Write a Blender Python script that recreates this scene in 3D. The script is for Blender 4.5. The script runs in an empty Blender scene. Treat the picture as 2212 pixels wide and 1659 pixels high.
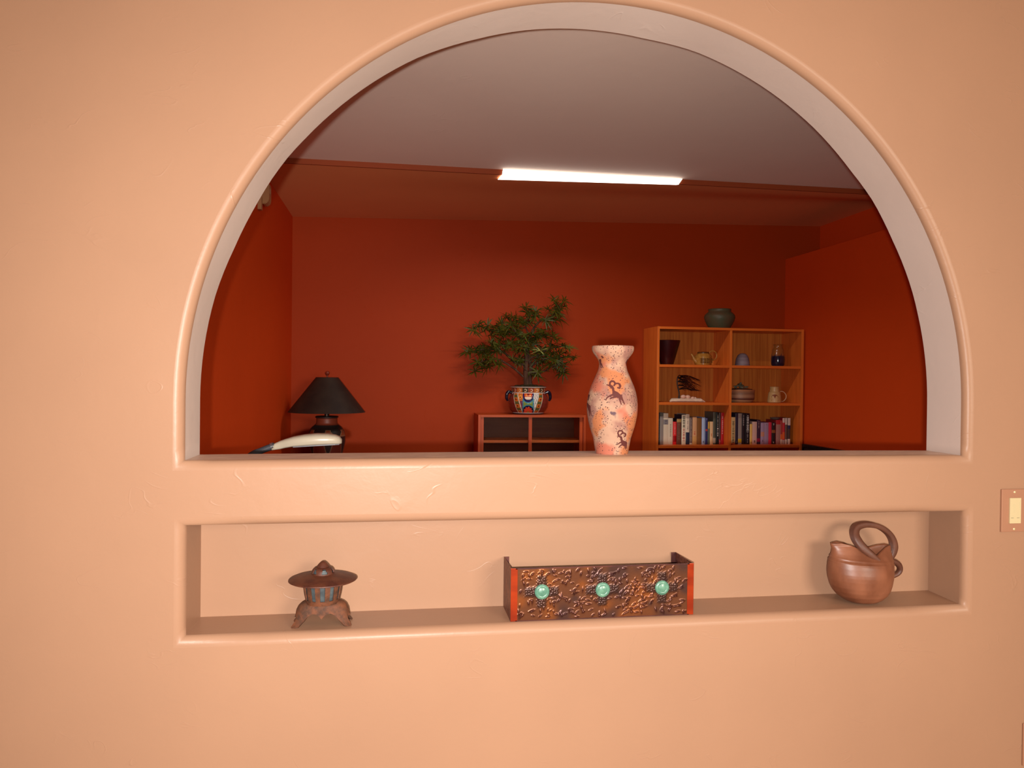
import bpy, bmesh, math, random
import numpy as np
from mathutils import Vector, Matrix
random.seed(7)
rng = np.random.default_rng(11)
SC = bpy.context.scene
COL = SC.collection
PI = math.pi

# ------------------------------------------------------------------ helpers
def lin(c):
    r = []
    for v in c[:3]:
        v = v / 255.0
        r.append(v / 12.92 if v <= 0.04045 else ((v + 0.055) / 1.055) ** 2.4)
    return (r[0], r[1], r[2], 1.0)

def mat(name, rgb, rough=0.5, spec=0.5, metal=0.0, rgb2=None, vscale=(20, 20, 20), detail=4.0, contrast=(0.35, 0.65),
        bump=0.0, bscale=200.0, bdist=0.002, attr=False, coat=0.0, emit=None, alpha=None, trans=0.0):
    m = bpy.data.materials.new(name); m.use_nodes = True
    nt = m.node_tree; N = nt.nodes; L = nt.links
    b = N['Principled BSDF']
    b.inputs['Roughness'].default_value = rough
    b.inputs['Specular IOR Level'].default_value = spec
    b.inputs['Metallic'].default_value = metal
    b.inputs['Coat Weight'].default_value = coat
    b.inputs['Transmission Weight'].default_value = trans
    b.inputs['Base Color'].default_value = lin(rgb)
    tc = N.new('ShaderNodeTexCoord')
    if attr:
        a = N.new('ShaderNodeAttribute'); a.attribute_name = 'Col'
        L.new(a.outputs['Color'], b.inputs['Base Color'])
    elif rgb2 is not None:
        mp = N.new('ShaderNodeMapping'); mp.inputs['Scale'].default_value = vscale
        nz = N.new('ShaderNodeTexNoise'); nz.inputs['Scale'].default_value = 1.0; nz.inputs['Detail'].default_value = detail
        cr = N.new('ShaderNodeValToRGB')
        cr.color_ramp.elements[0].position = contrast[0]; cr.color_ramp.elements[0].color = lin(rgb)
        cr.color_ramp.elements[1].position = contrast[1]; cr.color_ramp.elements[1].color = lin(rgb2)
        L.new(tc.outputs['Object'], mp.inputs['Vector']); L.new(mp.outputs['Vector'], nz.inputs['Vector'])
        L.new(nz.outputs['Fac'], cr.inputs['Fac']); L.new(cr.outputs['Color'], b.inputs['Base Color'])
    if bump > 0:
        bn = N.new('ShaderNodeTexNoise'); bn.inputs['Scale'].default_value = bscale; bn.inputs['Detail'].default_value = 5.0
        bp = N.new('ShaderNodeBump'); bp.inputs['Strength'].default_value = bump; bp.inputs['Distance'].default_value = bdist
        L.new(tc.outputs['Object'], bn.inputs['Vector']); L.new(bn.outputs['Fac'], bp.inputs['Height'])
        L.new(bp.outputs['Normal'], b.inputs['Normal'])
    if emit:
        b.inputs['Emission Color'].default_value = (emit[0], emit[1], emit[2], 1)
        b.inputs['Emission Strength'].default_value = emit[3]
    if alpha is not None:
        b.inputs['Alpha'].default_value = alpha
    return m

def plaster(name, rgb, rgb2, rough, spec, scuff=None):
    """hand-trowelled plaster: soft undulation, fine orange peel and sparse trowel skip lines"""
    m = mat(name, rgb, rough, spec)
    nt = m.node_tree; N = nt.nodes; L = nt.links; b = N['Principled BSDF']
    tc = N.new('ShaderNodeTexCoord')
    def noise(scale, detail=4, dist=0.0, vec=None):
        n = N.new('ShaderNodeTexNoise'); n.inputs['Scale'].default_value = scale; n.inputs['Detail'].default_value = detail
        n.inputs['Distortion'].default_value = dist
        L.new(vec or tc.outputs['Object'], n.inputs['Vector']); return n.outputs['Fac']
    def math_(op, a, bb, clamp=False):
        n = N.new('ShaderNodeMath'); n.operation = op; n.use_clamp = clamp
        for i, v in enumerate((a, bb)):
            if v is None: continue
            if isinstance(v, (int, float)): n.inputs[i].default_value = v
            else: L.new(v, n.inputs[i])
        return n.outputs[0]
    big = noise(2.2, 3); fine = noise(160, 3); mid = noise(14, 5, 0.6)
    mp = N.new('ShaderNodeMapping'); mp.inputs['Scale'].default_value = (1.0, 1.0, 1.8); mp.inputs['Rotation'].default_value = (0.2, 0.35, 0.1)
    L.new(tc.outputs['Object'], mp.inputs['Vector'])
    line = noise(5.5, 2, 1.2, mp.outputs['Vector'])
    d = math_('ABSOLUTE', math_('SUBTRACT', line, 0.5), None)
    ln = math_('SUBTRACT', 1.0, math_('MULTIPLY', d, 90.0), True)
    gate = math_('MULTIPLY', math_('SUBTRACT', noise(7.0, 2), 0.57), 12.0, True)
    ln = math_('MULTIPLY', ln, gate)
    h = math_('ADD', math_('MULTIPLY', mid, 0.9), math_('MULTIPLY', fine, 0.10))
    h = math_('ADD', h, math_('MULTIPLY', ln, 0.55))
    bp = N.new('ShaderNodeBump'); bp.inputs['Strength'].default_value = 0.22; bp.inputs['Distance'].default_value = 0.004
    L.new(h, bp.inputs['Height']); L.new(bp.outputs['Normal'], b.inputs['Normal'])
    cr = N.new('ShaderNodeValToRGB')
    cr.color_ramp.elements[0].position = 0.3; cr.color_ramp.elements[0].color = lin(rgb)
    cr.color_ramp.elements[1].position = 0.7; cr.color_ramp.elements[1].color = lin(rgb2)
    L.new(big, cr.inputs['Fac'])
    out = cr.outputs['Color']
    if scuff:
        mp2 = N.new('ShaderNodeMapping'); mp2.inputs['Scale'].default_value = (7.0, 70.0, 7.0)
        L.new(tc.outputs['Object'], mp2.inputs['Vector'])
        s = math_('MULTIPLY', math_('SUBTRACT', noise(2.2, 6, 0.4, mp2.outputs['Vector']), 0.54), 12.0, True)
        mx = N.new('ShaderNodeMix'); mx.data_type = 'RGBA'
        mx.inputs['B'].default_value = lin(scuff)
        L.new(s, mx.inputs['Factor']); L.new(out, mx.inputs['A']); out = mx.outputs['Result']
    L.new(out, b.inputs['Base Color'])
    return m

def obj(name, bm, m, parent=None, smooth=False, loc=None, rot=None, recalc=True):
    if recalc: bmesh.ops.recalc_face_normals(bm, faces=bm.faces[:])
    me = bpy.data.meshes.new(name); bm.to_mesh(me); bm.free()
    for mm in (m if isinstance(m, (list, tuple)) else [m]): me.materials.append(mm)
    if smooth:
        me.polygons.foreach_set('use_smooth', [True] * len(me.polygons))
        if smooth != 'all': me.set_sharp_from_angle(angle=math.radians(38))
    o = bpy.data.objects.new(name, me); COL.objects.link(o)
    if parent is not None: o.parent = parent
    if loc is not None: o.location = loc
    if rot is not None: o.rotation_euler = rot
    return o

def tag(o, label, cat, group=None):
    o['label'] = label; o['category'] = cat
    if group: o['group'] = group
    return o

def thing(name, label, cat, loc=(0, 0, 0), rot=(0, 0, 0), group=None):
    o = bpy.data.objects.new(name, None); COL.objects.link(o)
    o.empty_display_size = 0.05; o.location = loc; o.rotation_euler = rot
    return tag(o, label, cat, group)

def struct(name, bm, m, smooth=False):
    o = obj(name, bm, m, None, smooth); o['kind'] = 'structure'; return o

def new(): return bmesh.new()

def add_box(bm, x0, x1, y0, y1, z0, z1, bev=0.0, mi=0):
    vs = [bm.verts.new((x, y, z)) for x in (x0, x1) for y in (y0, y1) for z in (z0, z1)]
    F = [(0, 1, 3, 2), (4, 6, 7, 5), (0, 4, 5, 1), (2, 3, 7, 6), (0, 2, 6, 4), (1, 5, 7, 3)]
    fs = [bm.faces.new([vs[i] for i in f]) for f in F]
    for f in fs: f.material_index = mi
    if bev > 0:
        es = list({e for f in fs for e in f.edges})
        bmesh.ops.bevel(bm, geom=es, offset=bev, segments=2, affect='EDGES', profile=0.6)
    return fs

def box(*a, bev=0.0):
    bm = new(); add_box(bm, *a, bev=bev); return bm

def add_lathe(bm, prof, segs=48, cx=0, cy=0, sy=1.0, rfun=None, close=True, mi=0):
    """prof: list of (r,z); rfun(theta,r,z)->(x,y,z) optional"""
    rings = []
    for (r, z) in prof:
        if r <= 1e-6 and rfun is None:
            rings.append([bm.verts.new((cx, cy, z))]); continue
        ring = []
        for i in range(segs):
            t = 2 * PI * i / segs
            p = rfun(t, r, z) if rfun else (r * math.cos(t), r * math.sin(t) * sy, z)
            ring.append(bm.verts.new((cx + p[0], cy + p[1], p[2])))
        rings.append(ring)
    for a, b in zip(rings[:-1], rings[1:]):
        if len(a) == 1 and len(b) == 1: continue
        for i in range(segs):
            j = (i + 1) % segs
            if len(a) == 1: f = bm.faces.new((a[0], b[j], b[i]))
            elif len(b) == 1: f = bm.faces.new((a[i], a[j], b[0]))
            else: f = bm.faces.new((a[i], a[j], b[j], b[i]))
            f.material_index = mi
    if close:
        for ring, flip in ((rings[0], True), (rings[-1], False)):
            if len(ring) > 2:
                f = bm.faces.new(ring[::-1] if flip else ring); f.material_index = mi
    return rings

def lathe(prof, segs=48, **k):
    bm = new(); add_lathe(bm, prof, segs, **k); return bm

def smooth_path(pts, n=6):
    """Catmull-Rom through points"""
    P = [Vector(p) for p in pts]; P = [2 * P[0] - P[1]] + P + [2 * P[-1] - P[-2]]
    out = []
    for i in range(1, len(P) - 2):
        for k in range(n):
            t = k / n; a, b, c, d = P[i - 1], P[i], P[i + 1], P[i + 2]
            out.append(0.5 * ((2 * b) + (-a + c) * t + (2 * a - 5 * b + 4 * c - d) * t * t + (-a + 3 * b - 3 * c + d) * t ** 3))
    out.append(P[-2]); return out

def add_tube(bm, pts, rad, segs=8, flat=1.0, ref=(0, 1, 0)):
    """tube along pts; rad number or list; flat scales the section along ref"""
    P = [Vector(p) for p in pts]; n = len(P)
    R = rad if isinstance(rad, (list, tuple)) else [rad] * n
    if len(R) != n: R = list(np.interp(np.linspace(0, 1, n), np.linspace(0, 1, len(R)), R))
    rings = []; rf = Vector(ref)
    for i in range(n):
        t = (P[min(i + 1, n - 1)] - P[max(i - 1, 0)])
        if t.length < 1e-9: t = Vector((0, 0, 1))
        t.normalize()
        b = rf - t * rf.dot(t)
        if b.length < 1e-3:
            b = Vector((1, 0, 0)) - t * t.x
        b.normalize(); a = t.cross(b)
        rings.append([bm.verts.new(P[i] + a * (R[i] * math.cos(2 * PI * k / segs)) + b * (R[i] * flat * math.sin(2 * PI * k / segs))) for k in range(segs)])
    for a, b in zip(rings[:-1], rings[1:]):
        for k in range(segs):
            j = (k + 1) % segs; bm.faces.new((a[k], a[j], b[j], b[k]))
    bm.faces.new(rings[0][::-1]); bm.faces.new(rings[-1])

def tube(pts, rad, segs=8, **k):
    bm = new(); add_tube(bm, pts, rad, segs, **k); return bm

def paint(o, cols):
    """point colours (n,3) in sRGB 0..255"""
    me = o.data; a = me.color_attributes.new('Col', 'FLOAT_COLOR', 'POINT')
    c = np.asarray(cols, float) / 255.0
    c = np.where(c <= 0.04045, c / 12.92, ((c + 0.055) / 1.055) ** 2.4)
    a.data.foreach_set('color', np.concatenate([c, np.ones((len(c), 1))], 1).astype(np.float32).ravel())

def coords(o):
    a = np.empty(len(o.data.vertices) * 3, np.float32); o.data.vertices.foreach_get('co', a); return a.reshape(-1, 3)

def ellipsoid(bm, c, r, seg=14, ring=8, M=None):
    g = bmesh.ops.create_uvsphere(bm, u_segments=seg, v_segments=ring, radius=1.0)
    for v in g['verts']:
        p = Vector((v.co.x * r[0], v.co.y * r[1], v.co.z * r[2]))
        if M is not None: p = M @ p
        v.co = p + Vector(c)

# ------------------------------------------------------------------ materials
M_wall = plaster('apricot_plaster', (156, 120, 96), (161, 124, 99), 0.36, 0.2)
M_jamb = plaster('taupe_plaster', (212, 194, 183), (216, 198, 187), 0.6, 0.3)
M_sill = plaster('taupe_sill', (206, 178, 162), (210, 183, 166), 0.45, 0.4, scuff=(238, 212, 190))
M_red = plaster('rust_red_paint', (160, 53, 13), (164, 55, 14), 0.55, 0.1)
M_redd = plaster('rust_red_side_lit', (214, 74, 24), (218, 76, 25), 0.55, 0.1)  # brighter copy of the rust red; side walls' extra light put into the colour
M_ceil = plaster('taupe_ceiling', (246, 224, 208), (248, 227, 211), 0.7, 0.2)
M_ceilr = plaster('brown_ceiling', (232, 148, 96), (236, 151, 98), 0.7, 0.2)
M_floor = mat('pale_tile_floor', (206, 176, 148), 0.5, 0.4, rgb2=(214, 186, 158), vscale=(3, 3, 3))
M_teak = mat('teak', (232, 122, 46), 0.38, 0.4, rgb2=(216, 106, 38), vscale=(40, 40, 3))
M_teakh = mat('teak_grain_along', (228, 116, 42), 0.38, 0.4, rgb2=(212, 102, 36), vscale=(3, 40, 60))
M_teakback = mat('teak_veneer_back', (206, 122, 48), 0.5, 0.3, rgb2=(184, 100, 36), vscale=(55, 30, 1.6), contrast=(0.4, 0.6))
M_walnut = mat('reddish_walnut', (186, 76, 26), 0.45, 0.3, rgb2=(160, 62, 20), vscale=(3, 40, 50))
M_walnutv = mat('reddish_walnut_upright', (190, 76, 26), 0.45, 0.3, rgb2=(162, 60, 20), vscale=(50, 40, 3))
M_walnutback = mat('walnut_inner_back', (112, 66, 44), 0.5, 0.3, rgb2=(96, 54, 34), vscale=(2, 30, 40))
M_glass = mat('clear_glass', (255, 255, 255), 0.03, 0.5, trans=1.0)
M_white = mat('ivory_plastic', (186, 174, 154), 0.3, 0.5)
M_almond = mat('almond_plastic', (200, 184, 144), 0.4, 0.5)
M_dark = mat('charcoal_rubber', (62, 62, 68), 0.5, 0.4, bump=0.3, bscale=600)
M_grey = mat('grey_print', (150, 140, 112), 0.6, 0.3)
M_black = mat('black_paint', (22, 20, 20), 0.4, 0.4)
M_chrome = mat('brass_screw', (225, 210, 160), 0.35, 0.5, metal=0.4)

# ------------------------------------------------------------------ the arch wall with its niche
def sill_z(x, k):
    f = float(np.interp(x, [-.48, -.25, .39, .54, 1.22, 1.52], [1.3018, 1.3034, 1.3060, 1.3073, 1.3045, 1.3055]))
    b = float(np.interp(x, [-.48, -.18, .58, 1.32, 1.53], [1.2997, 1.3015, 1.3045, 1.3023, 1.3014]))
    return f + (b - f) * k

def arch_loop(off, y, n_arc=96, n_sill=32, back=False):
    """closed outline of the pass-through, grown by off; bottom is slightly sloped into the room"""
    cx, cz, r = (0.517, 1.4395, 0.9975) if not back else (0.5205, 1.436, 1.0054)
    k = y / 0.165
    cx = 0.517 + (0.5205 - 0.517) * k; cz = 1.4395 - 0.0035 * k; r = 0.9975 + 0.0079 * k
    z0 = 1.3025 - 0.0012 * k
    xl, xr = cx - r, cx + r
    pts = []
    for i in range(n_sill):
        t = i / n_sill; pts.append((xl - off + (xr - xl + 2 * off) * t, sill_z(xl + (xr - xl) * t, k) - off))
    for i in range(4):
        pts.append((xr + off, z0 - off + (cz - z0 + off) * i / 4))
    for i in range(n_arc):
        a = PI * i / n_arc
        x = cx + (r + off) * math.cos(a); z = cz + (r + off) * math.sin(a)
        if back and z > 1.72:
            xs = [-.45, -.41, -.356, -.32, -.274, -.236, .042, .199, .332, .661, .80, 1.163, 1.273, 1.341, 1.407, 1.468, 1.5]
            ds = [0, -.0036, -.0019, .001, .0029, .002, .0048, -.0005, -.001, -.0062, .001, .001, -.0016, .0025, -.001, .001, 0]
            d = float(np.interp(x, xs, ds)); x += d * math.cos(a); z += d * math.sin(a)
        pts.append((x, z))
    for i in range(4):
        pts.append((xl - off, cz + (z0 - off - cz) * i / 4))
    return [(x, y, z) for x, z in pts]

NZ0, NZ1, NXL, NXR, ND = 0.8965, 1.1515, -0.4760, 1.5180, 0.150
def niche_loop(off, y, n=12):
    k = y / ND
    xl, xr = NXL - 0.0005 * k - off, NXR + 0.008 * k + off
    z0, z1 = NZ0 + 0.001 * k - off, NZ1 + off
    p = []
    for i in range(n): p.append((xl + (xr - xl) * i / n, z0))
    for i in range(n): p.append((xr, z0 + (z1 - z0) * i / n))
    for i in range(n): p.append((xr + (xl - xr) * i / n, z1))
    for i in range(n): p.append((xl, z1 + (z0 - z1) * i / n))
    return [(x, y, z) for x, z in p]

def build_wall():
    bm = new()
    BR, SEG = 0.022, 7
    def ring(loop): return [bm.verts.new(p) for p in loop]
    def bridge(a, b, mi, sm=False):
        n = len(a)
        for i in range(n):
            j = (i + 1) % n
            f = bm.faces.new((a[i], a[j], b[j], b[i])); f.material_index = mi; f.smooth = sm
    def fill(loops, mi, nrm):
        es = []
        for l in loops:
            n = len(l)
            for i in range(n):
                e = bm.edges.get((l[i], l[(i + 1) % n])) or bm.edges.new((l[i], l[(i + 1) % n]))
                es.append(e)
        g = bmesh.ops.triangle_fill(bm, use_beauty=True, use_dissolve=False, edges=es, normal=nrm)
        for f in g['geom']:
            if isinstance(f, bmesh.types.BMFace): f.material_index = mi
    X0, X1, Z0, Z1 = -3.1, 4.6, 0.0, 3.5
    rect = lambda y: ring([(X0, y, Z0), (X1, y, Z0), (X1, y, Z1), (X0, y, Z1)])
    # front face
    fr = rect(0.0)
    fill([fr, ring(arch_loop(BR, 0.0)), ring(niche_loop(BR, 0.0))], 0, (0, -1, 0))
    # bullnoses
    for fn, nm in ((arch_loop, 0), (niche_loop, 0)):
        prev = None
        for s in range(SEG + 1):
            a = PI / 2 * s / SEG
            r = ring(fn(BR * (1 - math.sin(a)), BR * (1 - math.cos(a))))
            if prev: bridge(prev, r, 0, True)
            prev = r
    # jamb, soffit and sill of the arch (taupe)
    a0 = ring(arch_loop(0, BR)); a1 = ring(arch_loop(0, 0.165, back=True))
    n = len(a0)
    for i in range(n):
        j = (i + 1) % n
        f = bm.faces.new((a0[i], a0[j], a1[j], a1[i]))
        f.material_index = 2 if i < 32 else 1
        f.smooth = i >= 32
    # niche sides and back
    n0 = ring(niche_loop(0, BR)); n1 = ring(niche_loop(0, ND)); bridge(n0, n1, 0)
    nb = ring([niche_loop(0, ND)[i] for i in (0, 12, 24, 36)])
    f = bm.faces.new(nb); f.material_index = 0
    # room side
    bk = rect(0.165)
    fill([bk, ring(arch_loop(0, 0.165, back=True))], 3, (0, 1, 0))
    bridge(fr, bk, 3)
    o = obj('wall_front', bm, [M_wall, M_jamb, M_sill, M_red], recalc=True)
    o['kind'] = 'structure'
    return o
build_wall()

# ------------------------------------------------------------------ the red room
YB, XL, XR, XR2 = 3.90, -0.775, 3.45, 3.146
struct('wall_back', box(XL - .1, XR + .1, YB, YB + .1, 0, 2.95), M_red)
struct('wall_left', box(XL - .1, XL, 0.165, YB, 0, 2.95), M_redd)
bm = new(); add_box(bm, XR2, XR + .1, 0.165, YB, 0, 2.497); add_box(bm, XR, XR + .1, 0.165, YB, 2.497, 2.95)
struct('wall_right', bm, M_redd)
struct('floor', box(-3.1, 4.6, -6.6, 0.08, -0.1, 0), M_floor)
struct('floor', box(-2.2, 3.65, 0.08, 4.0, -0.1, 0), mat('red_bounce_floor', (92, 34, 22), .9, .1, rgb2=(78, 28, 18), vscale=(60, 60, 60)))  # unseen floor, made dark red to keep the bounced light red
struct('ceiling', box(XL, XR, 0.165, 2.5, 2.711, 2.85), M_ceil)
struct('trim_1', box(XL, XR, 2.5, 2.512, 2.681, 2.711), plaster('burnt_orange_step', (142, 62, 30), (146, 64, 31), .6, .2))
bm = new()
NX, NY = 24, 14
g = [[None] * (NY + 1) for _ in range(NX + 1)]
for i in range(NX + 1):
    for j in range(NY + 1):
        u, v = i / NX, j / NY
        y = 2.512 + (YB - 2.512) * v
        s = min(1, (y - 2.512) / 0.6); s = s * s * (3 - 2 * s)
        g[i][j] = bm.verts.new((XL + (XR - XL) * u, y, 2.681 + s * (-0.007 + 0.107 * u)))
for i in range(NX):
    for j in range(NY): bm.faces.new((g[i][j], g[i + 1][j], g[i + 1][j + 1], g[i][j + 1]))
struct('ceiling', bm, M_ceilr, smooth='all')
# the room the photograph is taken from
struct('wall_near_left', box(-3.1, -3.0, -6.5, 0.0, 0, 3.5), M_wall)
struct('wall_near_right', box(4.5, 4.6, -6.5, 0.0, 0, 3.5), M_wall)
struct('wall_near_back', box(-3.1, 4.6, -6.6, -6.5, 0, 3.5), M_wall)
struct('ceiling_near', box(-3.1, 4.6, -6.5, 0.0, 3.4, 3.5), M_ceil)

# strip light set into the ceiling step
t = thing('strip_light', 'long bright white strip light set in the ceiling step', 'light', (1.13, 2.49, 2.69))
M_emit = mat('lit_diffuser', (255, 255, 255), 0.5, 0.2, emit=(1.0, 0.93, 0.84, 3.5))
bm = new()
P = [(.5955, 2.4925, 2.7108), (1.692, 2.4925, 2.7108), (1.668, 2.4925, 2.676), (1.654, 2.502, 2.676), (.5797, 2.594, 2.676), (.590, 2.4925, 2.676)]
V = [bm.verts.new(Vector(p) - t.location) for p in P]
for f in ((0, 1, 2, 5), (5, 2, 3, 4)): bm.faces.new([V[i] for i in f])
obj('diffuser', bm, M_emit, t, recalc=False)
for a, b in ((0, 5), (1, 2)):
    obj('end_rail', tube([Vector(P[a]) - t.location, Vector(P[b]) - t.location], 0.002, 6), M_white, t)

# ------------------------------------------------------------------ bookcase
BX0, BX1, BY0, BY1, BT = 1.936, 3.126, 3.57, 3.885, 1.900
bc = thing('bookcase', 'teak bookcase with two bays of open shelves at the back wall', 'bookcase', (0, 0, 0))
obj('side_panel', box(BX0, BX0 + .018, BY0, BY1, 0, BT, bev=.001), M_teak, bc)
obj('side_panel', box(BX1 - .020, BX1, BY0, BY1, 0, BT, bev=.001), M_teak, bc)
obj('divider', box(2.519, 2.537, BY0 + .004, BY1 - .012, 0.06, BT - .018, bev=.001), M_teak, bc)
obj('top_panel', box(BX0 + .018, BX1 - .02, BY0, BY1, BT - .019, BT - .0005, bev=.001), M_teakh, bc)
obj('back_panel', box(BX0 + .018, BX1 - .02, BY1 - .012, BY1, 0.06, BT - .019), M_teakback, bc)
for z in (1.6135, 1.3265, 0.9995, 0.68, 0.36, 0.08):
    for a, b in ((BX0 + .018, 2.519), (2.537, BX1 - .02)):
        obj('shelf', box(a, b, BY0 + .006, BY1 - .012, z - .020, z, bev=.001), M_teakh, bc)
SH1, SH2, SH3 = 1.6141, 1.3271, 0.9995

# books: x0, x1, height, spine colour, label bits
LB = 'paperbacks and hardbacks on the left book shelf'; RB = 'paperbacks and hardbacks on the right book shelf'
books = [
 # bay, x0, x1, top z, spine rgb, cover rgb, extras [(kind, z0frac, z1frac, rgb)], label
 (0, 1.9800, 1.9950, 1.243, (44, 46, 44), (40, 40, 42), [('t', .1, .8, (120, 110, 90))], 'thin blackish book at the far left end of the left row'),
 (0, 1.9965, 2.0245, 1.216, (150, 140, 132), (150, 140, 132), [], 'plain grey book second in the left row beside the thin blackish one'),
 (0, 2.0255, 2.0630, 1.240, (214, 196, 170), (200, 185, 165), [('b', .64, .80, (150, 140, 140)), ('t', .66, .78, (90, 85, 95))], 'tall cream book with grey band near its top, left row'),
 (0, 2.0640, 2.1010, 1.204, (206, 188, 164), (200, 185, 160), [('t', .3, .8, (170, 150, 130))], 'pale cream book without band, left of the bright red one'),
 (0, 2.1020, 2.1290, 1.175, (214, 40, 40), (190, 30, 30), [('t', .45, .95, (240, 170, 160)), ('b', .12, .38, (170, 10, 14))], 'short bright red book in the left row'),
 (0, 2.1320, 2.1670, 1.199, (104, 66, 50), (52, 40, 48), [('b', .86, .98, (190, 150, 90)), ('t', .2, .8, (150, 110, 90))], 'brown book with gold band at top, right of the bright red one'),
 (0, 2.1720, 2.2060, 1.228, (226, 208, 180), (58, 46, 60), [('T', .58, .96, (40, 36, 34)), ('T', .12, .55, (196, 60, 56))], 'cream book with bold black and red vertical spine lettering'),
 (0, 2.2070, 2.2350, 1.233, (216, 196, 172), (190, 180, 170), [('b', .0, .40, (44, 50, 72)), ('t', .5, .95, (150, 130, 120))], 'cream book whose lower spine is dark blue'),
 (0, 2.2362, 2.2570, 1.207, (108, 88, 84), (120, 100, 90), [('t', .1, .95, (206, 184, 160)), ('b', .0, .06, (226, 210, 180))], 'narrow grey-brown book with pale lettering, left row middle'),
 (0, 2.2590, 2.2935, 1.212, (206, 154, 110), (190, 140, 100), [('b', .0, .3, (224, 168, 100)), ('t', .36, .46, (210, 80, 50))], 'tan book with small red mark on lower spine'),
 (0, 2.2945, 2.3340, 1.203, (128, 84, 44), (120, 78, 42), [('t', .25, .3, (150, 106, 60))], 'plain olive brown book left of the pale blue one'),
 (0, 2.3370, 2.3635, 1.209, (164, 178, 206), (150, 165, 200), [('t', .06, .12, (60, 60, 90))], 'pale blue book in the left row'),
 (0, 2.3645, 2.3825, 1.205, (44, 44, 92), (40, 40, 80), [('b', .5, .58, (190, 60, 50)), ('t', .92, .98, (210, 200, 200))], 'navy blue book right beside the pale blue one'),
 (0, 2.3840, 2.4010, 1.174, (90, 94, 76), (200, 150, 50), [('b', .7, 1.0, (206, 156, 50))], 'narrow green-grey book with yellow upper spine'),
 (0, 2.4020, 2.4275, 1.176, (216, 178, 132), (200, 165, 120), [('t', .35, .5, (200, 90, 50))], 'short beige book with orange mark on spine'),
 (0, 2.4300, 2.4515, 1.250, (84, 82, 68), (96, 90, 80), [('b', .04, .2, (190, 164, 140))], 'tall grey-green book left of the tall black one'),
 (0, 2.4525, 2.4755, 1.249, (30, 27, 27), (36, 30, 28), [('T', .26, .5, (226, 214, 200)), ('t', .55, .9, (200, 190, 170))], 'tall black book with white spine lettering, left row'),
 (0, 2.4765, 2.4910, 1.245, (64, 42, 36), (60, 40, 34), [('b', .0, .16, (170, 24, 28)), ('t', .03, .13, (226, 206, 190))], 'dark brown book with red foot beside the tall red one'),
 (0, 2.4920, 2.5165, 1.246, (166, 26, 34), (150, 20, 26), [('t', .33, .88, (236, 190, 186))], 'tall dark red book at the right end of the left row'),
 (1, 2.5420, 2.5720, 1.236, (206, 190, 176), (200, 180, 160), [], 'pale book mostly hidden behind the bookcase divider'),
 (1, 2.5760, 2.6085, 1.211, (228, 186, 128), (210, 170, 110), [('T', .06, .85, (70, 60, 50))], 'pale yellow book with dark lettering nearest the divider, right row'),
 (1, 2.6095, 2.6335, 1.242, (48, 40, 58), (44, 38, 54), [('t', .05, .1, (140, 130, 130))], 'tall dark purple book right of the pale yellow one'),
 (1, 2.6345, 2.6640, 1.241, (148, 132, 122), (130, 118, 110), [('b', .05, .18, (220, 180, 50)), ('b', .0, .03, (196, 180, 160))], 'tall grey book with yellow square at spine foot'),
 (1, 2.6650, 2.6930, 1.243, (40, 30, 34), (36, 28, 32), [('t', .6, .95, (180, 170, 166))], 'tall black book with grey lettering on upper spine, right row'),
 (1, 2.6940, 2.7290, 1.240, (36, 26, 30), (32, 24, 28), [('T', .4, .93, (216, 206, 200)), ('t', .05, .4, (150, 140, 140))], 'thick black book with long white title, right row'),
 (1, 2.7310, 2.7520, 1.158, (214, 170, 92), (200, 160, 90), [('t', .05, .11, (90, 60, 40))], 'short golden yellow book in the right row'),
 (1, 2.7530, 2.7905, 1.176, (192, 152, 140), (184, 148, 136), [('t', .07, .16, (90, 60, 60))], 'pinkish beige book right of the golden yellow one'),
 (1, 2.7925, 2.8215, 1.190, (60, 34, 52), (50, 30, 44), [('b', .1, .24, (150, 30, 60)), ('t', .66, .95, (180, 150, 140))], 'dark plum book with crimson patch on lower spine'),
 (1, 2.8225, 2.8515, 1.168, (152, 126, 150), (146, 122, 146), [('b', .36, .58, (206, 140, 116)), ('t', .12, .18, (70, 60, 80))], 'lavender book with peach patch on spine'),
 (1, 2.8525, 2.8870, 1.169, (146, 120, 142), (140, 116, 138), [('t', .9, .95, (100, 80, 96))], 'plain lavender book left of the crimson one'),
 (1, 2.8890, 2.9140, 1.172, (186, 44, 62), (160, 36, 52), [], 'crimson book in the right row'),
 (1, 2.9165, 2.9470, 1.169, (42, 30, 30), (38, 28, 28), [('b', .52, .66, (150, 84, 44)), ('t', .05, .12, (226, 214, 200)), ('t', .88, .96, (190, 180, 170))], 'black book with small white label right of the crimson one'),
 (1, 2.9505, 2.9865, 1.190, (150, 104, 96), (150, 36, 40), [('b', .82, 1.0, (176, 40, 44))], 'mauve brown book with red top'),
 (1, 2.9885, 3.0055, 1.186, (150, 50, 44), (140, 44, 40), [('b', .0, .2, (214, 180, 160)), ('b', .2, .42, (216, 96, 40))], 'narrow red book with flame orange and white foot'),
 (1, 3.0065, 3.0265, 1.206, (176, 40, 50), (170, 40, 46), [('b', .82, 1.0, (216, 188, 176)), ('b', .2, .46, (222, 92, 44)), ('b', .0, .16, (190, 160, 150))], 'red book with white top label and orange lower spine'),
 (1, 3.0300, 3.0480, 1.207, (96, 66, 60), (90, 64, 58), [('b', .74, 1.0, (212, 186, 172)), ('b', .0, .18, (220, 192, 176))], 'brown book with white top and foot, second from right end'),
 (1, 3.0490, 3.0710, 1.206, (72, 52, 46), (60, 46, 44), [('b', .72, 1.0, (214, 186, 172)), ('b', .58, .72, (40, 42, 78)), ('b', .0, .2, (220, 192, 176))], 'book with white top, navy band and white foot at the right end'),
]
_bm = {}
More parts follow.
